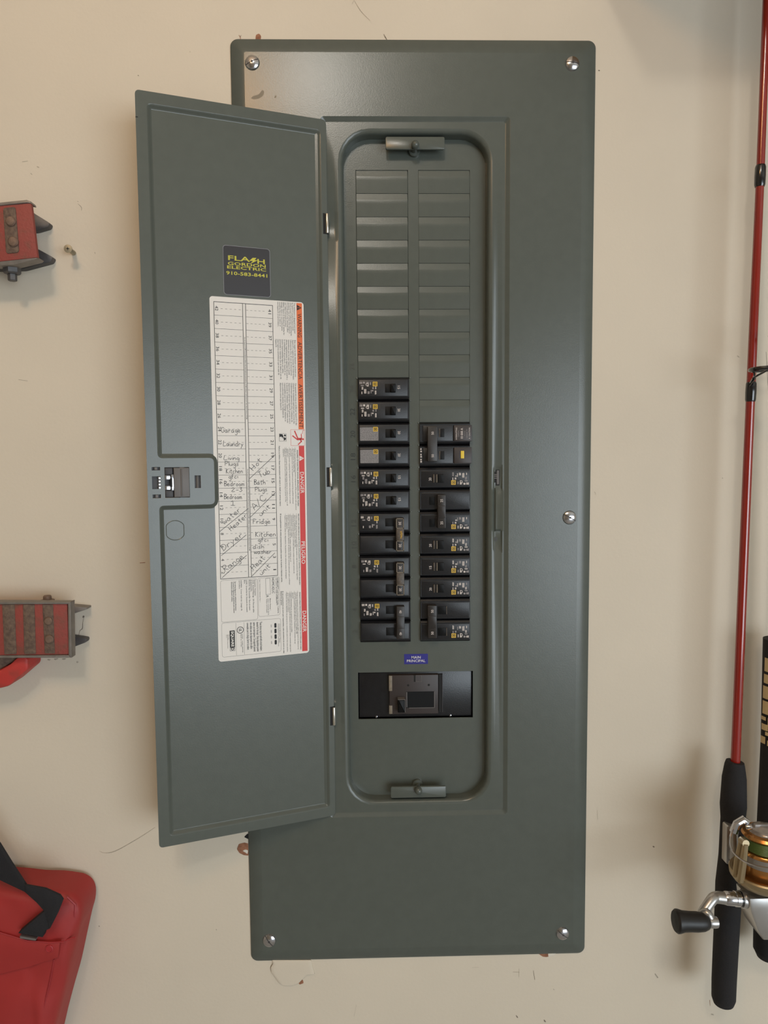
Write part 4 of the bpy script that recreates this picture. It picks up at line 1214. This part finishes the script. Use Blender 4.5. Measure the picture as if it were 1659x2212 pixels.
# ------------------------------------------------------------ red bag with its black strap
g = thing('tote_bag', 'red nylon bag with black webbing strap hanging in the lower left corner', 'bag', (-0.47, 0.0, 0.72))
YB = -0.055
outl = [(-0.5706, 1.0661), (-0.5121, 1.0632), (-0.4534, 1.0593), (-0.4241, 1.0555), (-0.4044, 1.0545), (-0.3892, 1.0521), (-0.3799, 1.0498), (-0.3722, 1.0439), (-0.3686, 1.0339), (-0.3696, 1.0208),
        (-0.3737, 1.0068), (-0.3796, 0.9832), (-0.3879, 0.9491), (-0.3960, 0.9227), (-0.4053, 0.8909), (-0.4183, 0.8428), (-0.4348, 0.8108), (-0.4956, 0.8018), (-0.5857, 0.8046)]
outl = [tuple(p) for p in spline(outl, 3)]
cxm = sum(p[0] for p in outl) / len(outl); czm = sum(p[1] for p in outl) / len(outl)
def wob(x, z): return 0.0016 * math.sin(70 * x + 40 * z) + 0.0012 * math.sin(110 * z - 60 * x + 1.0)
L = [[(x, -0.006, z) for x, z in outl], [(x, -0.040, z) for x, z in outl]]
for f, y in ((0.985, -0.046), (0.95, -0.050), (0.88, -0.053), (0.75, -0.056), (0.55, -0.058), (0.3, -0.059), (0.05, -0.059)):
    L.append([(cxm + (x - cxm) * f, y + (wob(x * f, z * f) if f < 0.97 else 0), czm + (z - czm) * f) for x, z in outl])
t = MB().use('bag_red'); t.rings([list(reversed(l)) for l in L], True, True); t.build('bag_body', g, smooth=60)
t = MB().use('bag_red')
fl = [(-0.5707, 0.9511), (-0.4525, 0.9725), (-0.4228, 0.9796), (-0.3940, 0.9882), (-0.3900, 0.9902), (-0.3873, 1.0067), (-0.4214, 1.0096), (-0.4503, 1.0197), (-0.5660, 1.0338)]
t.prism(fl, -0.050, -0.0615, 0.0008); t.build('flap', g)
t = MB().use('bag_piping')
t.tube([(p[0], -0.0615, p[1]) for p in ((-0.4985, 1.0280), (-0.4503, 1.0197), (-0.4214, 1.0096), (-0.3971, 1.0070), (-0.3824, 1.0076))], 0.0008, 6)
t.tube([(p[0], -0.056, p[1]) for p in ((-0.3842, 1.0049), (-0.3767, 1.0078), (-0.3728, 1.0081))], 0.0008, 6)
t.tube([(p[0], y, p[1]) for p, y in (((-0.3954, 0.9858), -0.058), ((-0.4009, 0.9608), -0.058), ((-0.4067, 0.9400), -0.058), ((-0.4128, 0.9127), -0.058))], 0.0007, 6)
t.tube([(p[0], y, p[1]) for p, y in (((-0.3827, 1.0496), -0.049), ((-0.3741, 1.0411), -0.0495), ((-0.3751, 1.0275), -0.050))], 0.0012, 6)
t.build('piping', g)
t = MB().use('bag_piping'); sx2, sz2 = (-0.3982, 1.0003)
t.lathe([(0.0042, 0), (0.0042, 0.0008), (0.0034, 0.0012), (0.0030, 0.0006), (0.0001, 0.0006)], (sx2, -0.0615, sz2), (0, -1, 0), 20); t.build('snap_button', g)
t = MB().use('webbing')
t.prism([(-0.4738, 1.0902), (-0.4455, 1.0785), (-0.4205, 1.0652), (-0.4117, 1.0563), (-0.3996, 1.0442), (-0.3939, 1.0416), (-0.3985, 1.0488), (-0.4187, 1.0728), (-0.4322, 1.0964), (-0.4437, 1.1179), (-0.4703, 1.1606)], -0.0615, -0.064, 0.0004)
t.prism([(-0.4177, 1.0752), (-0.4167, 1.0661), (-0.4079, 1.0572), (-0.3988, 1.0458), (-0.3963, 1.0371), (-0.3943, 1.0263), (-0.3849, 1.0440), (-0.3790, 1.0581), (-0.3821, 1.0632), (-0.3968, 1.0707)], -0.0655, -0.068, 0.0004)
t.prism([(-0.4283, 1.0212), (-0.4029, 1.0159), (-0.4006, 1.0231), (-0.3957, 1.0250), (-0.3952, 1.0362), (-0.3997, 1.0450)], -0.058, -0.066, 0.0004)
st = t.build('strap', g)
t = MB().use('latch_grey'); t.prism([(-0.4275, 1.0167), (-0.4107, 1.0132), (-0.4113, 1.0111), (-0.4276, 1.0141)], -0.058, -0.064); t.build('strap_stitching', st, smooth=0)

# ------------------------------------------------------------ fishing rod with reel
YP = -0.045
rod = thing('fishing_rod', 'red spinning rod with black foam grip and gold reel standing against the wall', 'fishing rod', ((0.3391, 0.9060)[0], YP, (0.3391, 0.9060)[1]))
def rp(p): return (p[0], YP, p[1])
t = MB().use('rod_red')
path = [rp((0.3448, 1.1769)), rp((0.3485, 1.4613)), rp((0.3513, 1.6554)), rp((0.3537, 1.8057)), rp((0.3551, 1.9786)), rp((0.3553, 2.0497))]
t.tube([tuple(p) for p in spline(path, 4)], [0.0051 - 0.0016 * k / 20 for k in range(21)], 16)
t.build('blank', rod)
for a_, c_ in (((0.3538, 1.8164), (0.3535, 1.7946)), ((0.3506, 1.5955), (0.3502, 1.5748))):
    t = MB().use('rod_wrap')
    A3, C3 = Vector(rp(a_)), Vector(rp(c_)); h = (C3 - A3).length
    t.lathe([(0.0046, 0), (0.0053, h * 0.1), (0.0055, h * 0.5), (0.0053, h * 0.9), (0.0047, h)], A3, C3 - A3, 16); t.build('thread_wrap', rod)
t = MB().use('rod_wrap')
gx, gz = (0.3470, 1.6053)
rg = 0.0125
t.tube([(gx + rg * math.cos(k * PI / 12), -0.075 + rg * 0.95 * math.sin(k * PI / 12) , gz + 0.0006 * math.cos(k * PI / 12)) for k in range(25)], 0.0022, 8, False)
w2 = Vector(rp((0.3485, 1.5926)))
t.tube([w2, Vector((gx - 0.006, -0.066, gz - 0.008)), Vector((gx + 0.002, -0.075 - rg * 0.9, gz))], 0.0010, 6)
t.tube([w2 + Vector((0, 0, -0.004)), Vector((gx - 0.002, -0.062, gz - 0.008)), Vector((gx - 0.004, -0.075 + rg * 0.9, gz))], 0.0010, 6)
t.build('line_guide', rod)
t = MB().use('foam_black')
gpth = [((0.3446, 1.1847), 19), ((0.3442, 1.1811), 21), ((0.3441, 1.1665), 25.5), ((0.3439, 1.1350), 28), ((0.3438, 1.1192), 25.5), ((0.3429, 1.0981), 25), ((0.3424, 1.0769), 25), ((0.3407, 1.0450), 27), ((0.3409, 1.0182), 27.5),
        ((0.3399, 0.9751), 27), ((0.3390, 0.9317), 26.5), ((0.3390, 0.9125), 26), ((0.3391, 0.9065), 22), ((0.3392, 0.9054), 8)]
t.tube([rp(p) for p, _ in gpth], [r * 0.000486 for _, r in gpth], 24)
t.build('foam_grip', rod)
# reel: axis parallel to the grip, carried forward and to the right
YQ = -0.105
ax, rtop = (0.3456, 1.1345)
az = lambda z: z
S = 0.000447                                   # metres per photo pixel at the reel's distance
reel = MB().use('reel_silver')
fx, fz = (0.3362, 1.0982)
reel.prism(rrect(fx - 0.0062, fx + 0.0070, fz - 0.0215, fz + 0.0215, 0.002, 3), -0.050, -0.060, 0.001)
rz = lambda py: rtop - (py - 1802) * S * 1.12     # vertical along the axis
# gear body and stem
reel.tube([(fx + 0.002, -0.060, rz(1905)), (fx + 0.012, -0.080, rz(1935)), (ax - 0.004, YQ, rz(1950))], [0.0055, 0.0065, 0.009], 12)
reel.tube([(fx + 0.002, -0.057, rz(1840)), (fx + 0.002, -0.060, rz(1905))], [0.0050, 0.0055], 12)
reel.prism([(ax - 0.0215, rz(1920)), (ax - 0.0195, rz(1950)), (ax - 0.0120, rz(1990)), (ax - 0.0050, rz(2010)), (ax + 0.012, rz(2010)), (ax + 0.020, rz(1990)), (ax + 0.020, rz(1920))][::-1], YQ + 0.012, YQ - 0.014, 0.003)
reel.use('black_gap'); reel.cbox(ax - 0.002, ax + 0.012, rz(1946), rz(1940), YQ, YQ - 0.0145)
reel.use('sticker_white'); reel.cbox(ax - 0.001, ax + 0.014, rz(1984), rz(1950), YQ, YQ - 0.0144, 0.0005)
reel_o = reel.build('reel', rod); reel_o['label'] = 'silver and gold spinning reel'
t = MB().use('reel_champagne')
t.lathe([(0.0290, rz(1879)), (0.0315, rz(1878)), (0.0325, rz(1881)), (0.0318, rz(1890)), (0.0285, rz(1899)), (0.0240, rz(1906)), (0.001, rz(1908))], (ax, YQ, 0), (0, 0, 1), 40, False)
t.lathe([(0.0290, rz(1879)), (0.0286, rz(1888)), (0.001, rz(1889))], (ax, YQ, 0), (0, 0, 1), 40, False)
t.build('rotor', reel_o)
for a_ in (math.radians(196), math.radians(16)):
    t = MB().use('reel_champagne')
    cxr, cyr = ax + 0.0305 * math.cos(a_), YQ + 0.0305 * math.sin(a_)
    t.tube([(cxr - 0.001, cyr - 0.004, rz(1885)), (cxr + 0.0005, cyr - 0.005, rz(1850)), (cxr + 0.003, cyr - 0.004, rz(1808))], [0.0036, 0.0034, 0.0028], 10)
    t.tube([(cxr - 0.001, cyr + 0.005, rz(1885)), (cxr + 0.0005, cyr + 0.005, rz(1850)), (cxr + 0.003, cyr + 0.003, rz(1808))], [0.0036, 0.0034, 0.0028], 10)
    t.tube([(cxr + 0.003, cyr + 0.004, rz(1808)), (cxr + 0.003, cyr - 0.005, rz(1806))], 0.0036, 10)
    t.build('rotor_arm', reel_o)
t = MB().use('reel_gold')
t.lathe([(0.0130, rz(1796)), (0.0165, rz(1795)), (0.0204, rz(1797)), (0.0220, rz(1802)), (0.0204, rz(1806)), (0.0170, rz(1808)), (0.0170, rz(1832)), (0.0204, rz(1833)), (0.0216, rz(1836)), (0.0218, rz(1839))], (ax, YQ, 0), (0, 0, 1), 40, False)
t.use('reel_band'); t.lathe([(0.0219, rz(1839)), (0.0224, rz(1858))], (ax, YQ, 0), (0, 0, 1), 40, False)
t.use('reel_gold'); t.lathe([(0.0224, rz(1858)), (0.0222, rz(1888)), (0.001, rz(1889))], (ax, YQ, 0), (0, 0, 1), 40, False)
t.build('spool', reel_o)
t = MB().use('line_green')
pr_ = [(0.0171, rz(1807))]
for k in range(12):
    z = rz(1808 + 24 * k / 12.0); pr_ += [(0.0190, z), (0.0187, z - 0.0005)]
pr_ += [(0.0171, rz(1833))]
t.lathe(pr_, (ax, YQ, 0), (0, 0, 1), 40, False); t.build('fishing_line', reel_o)
t = MB().use('drag_cap')
t.lathe([(0.0160, rz(1799)), (0.0155, rz(1794)), (0.0125, rz(1788)), (0.0070, rz(1786)), (0.0060, rz(1784)), (0.0001, rz(1784))], (ax, YQ, 0), (0, 0, 1), 28)
t.box(ax - 0.011, ax + 0.011, YQ - 0.0018, YQ + 0.0018, rz(1790), rz(1780))
t.build('drag_cap', reel_o)
t = MB().use('chrome')
bw = [(ax - 0.0290, YQ + 0.004, rz(1788)), (ax - 0.0375, YQ - 0.004, rz(1800)), (ax - 0.0405, YQ - 0.012, rz(1817)), (ax - 0.0350, YQ - 0.024, rz(1828)), (ax - 0.0210, YQ - 0.034, rz(1831)), (ax - 0.002, YQ - 0.038, rz(1829)), (ax + 0.018, YQ - 0.035, rz(1824)), (ax + 0.034, YQ - 0.020, rz(1812)), (ax + 0.036, YQ, rz(1800))]
t.tube([tuple(p) for p in spline(bw, 5)], 0.0009, 8); t.build('bail_wire', reel_o)
t = MB().use('chrome')
t.tube([(ax - 0.0300, YQ + 0.004, rz(1800)), (ax - 0.0275, YQ + 0.003, rz(1782)), (ax - 0.0210, YQ + 0.002, rz(1772)), (ax - 0.0165, YQ + 0.002, rz(1778))], [0.0042, 0.0040, 0.0040, 0.0026], 10)
t.lathe([(0.0030, 0), (0.0034, 0.002), (0.0024, 0.006)], (ax - 0.0200, YQ, rz(1786)), (1, -0.4, 0.2), 14); t.build('bail_arm', reel_o)
# crank: hub, curved arm and knob on the left
t = MB().use('reel_silver')
ch = Vector((ax - 0.017, YQ - 0.002, rz(1936)))
t.lathe([(0.0085, 0), (0.0092, 0.004), (0.0086, 0.007)], ch, (-1, 0, 0.06), 22)
t.use('rod_wrap'); t.lathe([(0.0080, 0.007), (0.0080, 0.0085)], ch, (-1, 0, 0.06), 22)
t.use('chrome'); t.lathe([(0.0076, 0.0085), (0.0076, 0.013), (0.0070, 0.0135), (0.0068, 0.0225), (0.0060, 0.024)], ch, (-1, 0, 0.06), 22)
t.use('reel_silver')
e0 = ch + Vector((-0.022, 0, 0.0012))
kx, kz = (0.2837, 1.0559)
arm = [e0, e0 + Vector((-0.010, 0, 0.0012)), e0 + Vector((-0.0165, -0.003, 0.0002)), Vector((kx - 0.0075, -0.117, e0.z - 0.012)), Vector((kx - 0.004, -0.122, kz + 0.008)), Vector((kx, -0.125, kz))]
t.tube([tuple(p) for p in spline(arm, 5)], [0.0062 - 0.0022 * k / 25 for k in range(26)], 14)
t.lathe([(0.0052, 0.004), (0.0056, 0.002), (0.0056, -0.003), (0.0050, -0.005)], (kx + 0.001, -0.125, kz), (1, 0, -0.06), 18)
t.build('crank', reel_o)
t = MB().use('reel_knob')
kd = Vector((-1, 0, 0.055)); ko = Vector((kx - 0.002, -0.125, kz))
t.lathe([(0.0040, 0.0), (0.0070, 0.0025), (0.0088, 0.0070), (0.0094, 0.0130), (0.0094, 0.0200), (0.0099, 0.0270), (0.0112, 0.0318), (0.0112, 0.0335), (0.0098, 0.0352), (0.0001, 0.0356)], ko, kd, 24)
t.build('crank_knob', reel_o)

# ------------------------------------------------------------ second rod at the right edge
YS = -0.035
rod2 = thing('fishing_rod', 'black handled rod with tan lettering cut off by the right edge', 'fishing rod', ((0.3932, 0.9558)[0], YS, (0.3932, 0.9558)[1]))
def rq(p): return (p[0], YS, p[1])
t = MB().use('foam_black')
t.tube([rq((0.3938, 1.3178)), rq((0.3954, 1.2032)), rq((0.3949, 1.1023)), rq((0.3946, 1.0105)), rq((0.3941, 0.9601))], [0.0150, 0.0155, 0.0165, 0.0168, 0.0158], 26)
t.build('handle', rod2)
t = MB().use('foam_black')
e1 = (0.3940, 0.9612)
t.lathe([(0.0154, 0.0), (0.0146, -0.0030), (0.0120, -0.0088), (0.0060, -0.0112), (0.0001, -0.0118)], (e1[0], YS, e1[1]), (0, 0, 1), 26)
t.build('butt_cap', rod2)
t = MB().use('rod_wrap')
t.tube([rq((0.3939, 1.3152)), rq((0.3922, 1.5101)), rq((0.3883, 1.7529)), rq((0.3827, 1.9849)), rq((0.3809, 2.0524))], [0.0058, 0.0052, 0.0046, 0.0040, 0.0038], 14)
t.build('blank', rod2)
t = MB().use('rod_wrap')
g2 = (0.3611, 1.6353)
t.tube([(g2[0] - 0.004, -0.066, g2[1] + 0.004), (g2[0] + 0.003, -0.062, g2[1] - 0.006), ((0.3868, 1.6201)[0], -0.04, (0.3868, 1.6201)[1])], 0.0011, 6)
t.tube([(g2[0] + 0.009 + 0.012 * math.cos(k * PI / 10), -0.066 + 0.011 * math.sin(k * PI / 10), g2[1] + 0.005) for k in range(21)], 0.0016, 8, False)
t.build('line_guide', rod2)
t = MB().use('reel_band')
l0 = (0.3571, 1.6245); l1 = (0.3700, 1.5103); l2 = (0.3758, 1.3117)
t.tube([(l0[0], -0.06, l0[1]), (l1[0], -0.055, l1[1]), (l2[0], -0.05, l2[1])], 0.00022, 5); t.build('fishing_line', rod2)
# tan lettering wrapped on the handle
def wrapped(zt, zb, a0, a1, r=0.0157, k=6, cxp=None):
    t.use('tan_print'); V = []; F = []
    for i in range(2):
        z = zt if i == 0 else zb
        for j in range(k + 1):
            a = math.radians(a0 + (a1 - a0) * j / k)
            V.append((cxp + r * math.cos(a), YS + r * math.sin(a), z))
    for j in range(k): F.append((j, j + 1, k + 1 + j + 1, k + 1 + j))
    t.add(V, F)
t = MB()
for (a_, c_, lo, hi) in ((1432, 1462, 184, 236), (1468, 1488, 184, 236), (1494, 1522, 182, 236), (1527, 1556, 184, 232), (1562, 1570, 180, 204), (1562, 1580, 212, 236), (1578, 1592, 184, 214), (1594, 1602, 204, 236), (1606, 1622, 182, 206), (1612, 1624, 214, 236)):
    m1 = (0.3943, 1.2556)
    z0 = 1.2635 - (a_ - 1500) * 0.000502; z1 = 1.2635 - (c_ - 1500) * 0.000502
    wrapped(z0, z1, lo, hi, 0.0160, 6, m1[0] + (1500 - a_) * 0.000009)
t.build('handle_lettering', rod2, smooth=0)

# ------------------------------------------------------------ shelf added above the rods, out of view, to shade the upper right of the wall
sh = thing('shade_shelf', 'unseen wooden shelf added above the fishing rods to shade the wall', 'shelf', (0.62, 0.0, 2.02))
MB().use('shelf_wood').box(0.19, 1.25, -0.24, 0.0, 2.04, 2.06).build('board', sh)
for x in (0.40, 1.10):
    t = MB().use('galvanised_dark'); t.box(x - 0.01, x + 0.01, -0.2, 0.0, 2.034, 2.04); t.box(x - 0.01, x + 0.01, -0.004, 0.0, 2.02, 2.036)
    t.build('bracket', sh)

# ------------------------------------------------------------ marks and damage on the wall
def mark(pts, w, m='scuff_grey'):
    t = MB().use(m)
    d = Vector((pts[-1][0] - pts[0][0], pts[-1][1] - pts[0][1]))
    if len(pts) == 2 and d.length < 0.005:
        cx, cz = (pts[0][0] + pts[1][0]) / 2, (pts[0][1] + pts[1][1]) / 2
        ang = math.atan2(d.y, d.x); bl = []
        for k in range(9):
            a = 2 * PI * k / 9; q = random.uniform(0.6, 1.1)
            u, v = (d.length / 2 + w * 0.3) * q * math.cos(a), w * 0.5 * q * math.sin(a)
            bl.append((cx + u * math.cos(ang) - v * math.sin(ang), cz + u * math.sin(ang) + v * math.cos(ang)))
        t.flat(bl, -0.0003)
    else:
        P_ = spline(pts, 4)
        t.ribbon([tuple(p) for p in P_], w, -0.0003)
        n_ = len(P_)
        for i, vtx in enumerate(t.v):           # strokes thin out towards both ends
            k = i % n_; f = min(1.0, 0.35 + 1.3 * min(k, n_ - 1 - k) / max(1, n_ - 1) + random.uniform(-.15, .15))
            c_ = P_[k]; t.v[i] = (c_[0] + (vtx[0] - c_[0]) * f, vtx[1], c_[1] + (vtx[2] - c_[1]) * f)
    t.build('scuff_mark', wall, smooth=0)
mark([(-0.3652, 1.0732), (-0.3595, 1.0708), (-0.3468, 1.0728), (-0.3200, 1.0876), (-0.3012, 1.0998)], 0.0007)
mark([(0.0629, 0.9218), (0.0705, 0.9222)], 0.0006); mark([(0.1109, 0.9154), (0.1186, 0.9147)], 0.0010); mark([(0.1180, 0.9193), (0.1180, 0.9089)], 0.0007)
mark([(0.1350, 0.9165), (0.1367, 0.9050)], 0.0012, 'scuff_dark'); mark([(0.1150, 0.8613), (0.1167, 0.8583)], 0.0016, 'scuff_dark')
mark([(0.1587, 0.8935), (0.1598, 0.8918)], 0.0010); mark([(-0.0633, 2.0031), (-0.0560, 1.9919), (-0.0463, 1.9825)], 0.0005)
mark([(-0.0633, 2.0031), (-0.0658, 1.9988)], 0.0005); mark([(-0.3455, 1.7427), (-0.3451, 1.7412)], 0.0008)
mark([(-0.3618, 1.7937), (-0.3580, 1.7898), (-0.3582, 1.7864)], 0.0009); mark([(-0.3622, 1.7961), (-0.3607, 1.7956)], 0.0008); mark([(-0.4330, 1.6075), (-0.4231, 1.6059)], 0.0010)
mark([(-0.4188, 1.8369), (-0.4129, 1.8378)], 0.0014); mark([(-0.4034, 1.8321), (-0.4005, 1.8311)], 0.0012); mark([(-0.4105, 1.8254), (-0.4086, 1.8235)], 0.0009)
mark([(-0.2934, 1.9259), (-0.2924, 1.9255)], 0.0010, 'scuff_dark'); mark([(0.1987, 1.9329), (0.1997, 1.9324)], 0.0014, 'scuff_dark')
mark([(0.1995, 1.4794), (0.2011, 1.4778), (0.2012, 1.4753)], 0.0003); mark([(0.2744, 1.0651), (0.2756, 1.0639)], 0.0020, 'scuff_dark')
mark([(0.2796, 0.9088), (0.2830, 0.9035)], 0.0034); mark([(0.3478, 0.8561), (0.3512, 0.8554)], 0.0016); mark([(0.3457, 0.8741), (0.3464, 0.8672)], 0.0010, 'torn_paper')
mark([(-0.3086, 1.4048), (-0.3024, 1.4053)], 0.0018, 'torn_paper'); mark([(-0.3691, 0.9834), (-0.3686, 0.9828)], 0.0014, 'scuff_dark')
mark([(-0.3721, 1.3461), (-0.3739, 1.3383), (-0.3747, 1.3315), (-0.3774, 1.3294), (-0.3791, 1.3231)], 0.0008, 'scuff_dark'); mark([(-0.3726, 1.3461), (-0.3732, 1.3440)], 0.0024, 'scuff_dark')
for a_, c_ in (((-0.4146, 1.2967), (-0.4115, 1.2967)), ((-0.4069, 1.2972), (-0.4033, 1.2976)), ((-0.3987, 1.2970), (-0.3945, 1.2975)), ((-0.3823, 1.2936), (-0.3808, 1.2931))): mark([a_, c_], 0.0022)
mark([(0.1480, 0.8546), (0.1497, 0.8522)], 0.0020, 'scuff_dark'); mark([(-0.2146, 1.7155), (-0.2141, 1.7145)], 0.0008); mark([(-0.2380, 1.9501), (-0.2375, 1.9497)], 0.0010)
mark([(-0.0763, 0.8653), (-0.0734, 0.8796)], 0.0006)
mark([(-0.2348, 0.9762), (-0.2343, 0.9751)], 0.0012); mark([(0.3577, 1.6293), (0.3603, 1.6272)], 0.0008); mark([(0.3446, 1.4937), (0.3451, 1.4926)], 0.0010); mark([(0.2081, 1.1099), (0.2088, 1.0988)], 0.0006)

def chip(pts, m, name='paint_chip', y=-0.0006, r=0.001):
    t = MB().use(m); t.prism(rounded(pts, r, 3), 0.0, y, 0.0003); return t.build(name, wall)
# torn paper beside the lower left of the panel
chip([(-0.2085, 1.0720), (-0.2062, 1.0780), (-0.1998, 1.0796), (-0.1956, 1.0784), (-0.1954, 1.0640), (-0.2007, 1.0647), (-0.2060, 1.0675)], 'torn_paper', 'torn_paper_patch')
chip([(-0.2022, 1.0702), (-0.1990, 1.0718), (-0.1958, 1.0706), (-0.1964, 1.0662), (-0.1985, 1.0679)], 'flake_paint', 'torn_paper_flap', -0.0012)
chip([(-0.2002, 1.0862), (-0.1964, 1.0900), (-0.1927, 1.0899), (-0.1929, 1.0827), (-0.1960, 1.0839)], 'black_gap', 'drywall_gap', -0.0004)
# blistered flake below the panel
fl_ = [(-0.1708, 0.9380), (-0.1698, 0.9334), (-0.1726, 0.9284), (-0.1717, 0.9221), (-0.1675, 0.9163), (-0.1633, 0.9094), (-0.1585, 0.9064), (-0.1488, 0.9056), (-0.1406, 0.9088), (-0.1351, 0.9144), (-0.1297, 0.9193), (-0.1216, 0.9197), (-0.1236, 0.9266), (-0.1256, 0.9368)]
t = MB().use('wall_paint')
cxf = sum(p[0] for p in fl_) / len(fl_); czf = sum(p[1] for p in fl_) / len(fl_)
fo = rounded(fl_, 0.001, 2)
t.rings([[(cxf + (x - cxf) * f, y, czf + (z - czf) * f) for x, z in reversed(fo)] for f, y in ((1.0, -0.0001), (1.0, -0.0016), (0.97, -0.0020), (0.8, -0.0022), (0.02, -0.0016))], False, True)
t.build('paint_blister', wall)
t = MB().use('scuff_dark')
t.ribbon([tuple(p) for p in spline([(-0.1686, 0.9385), (-0.1698, 0.9334), (-0.1726, 0.9284), (-0.1717, 0.9221), (-0.1675, 0.9163), (-0.1633, 0.9094), (-0.1585, 0.9064), (-0.1488, 0.9056), (-0.1406, 0.9088), (-0.1351, 0.9144), (-0.1297, 0.9193), (-0.1216, 0.9197)], 3)], 0.0006, -0.0003)
t.build('blister_crack', wall, smooth=0)
chip([(-0.1412, 0.9100), (-0.1357, 0.9121), (-0.1347, 0.9081), (-0.1396, 0.9065)], 'torn_paper', 'torn_paper_patch', -0.0010)
chip([(0.1392, 0.9382), (0.1458, 0.9334), (0.1502, 0.9327), (0.1567, 0.9343), (0.1654, 0.9386)], 'torn_paper', 'paint_chip', -0.0006)
chip([(0.1518, 0.9378), (0.1524, 0.9333), (0.1589, 0.9354), (0.1622, 0.9381)], 'flake_paint', 'paint_chip', -0.0014)
chip([(-0.1683, 1.9622), (-0.1677, 1.9674), (-0.1643, 1.9688), (-0.1623, 1.9665), (-0.1629, 1.9622)], 'torn_paper', 'torn_paper_patch', -0.0008)
mark([(-0.1858, 1.9673), (-0.1844, 1.9654), (-0.1840, 1.9621)], 0.0007, 'torn_paper'); mark([(-0.1834, 1.9673), (-0.1844, 1.9649)], 0.0006, 'scuff_dark')
mark([(-0.0321, 1.9689), (-0.0307, 1.9661), (-0.0282, 1.9624)], 0.0011, 'scuff_dark')
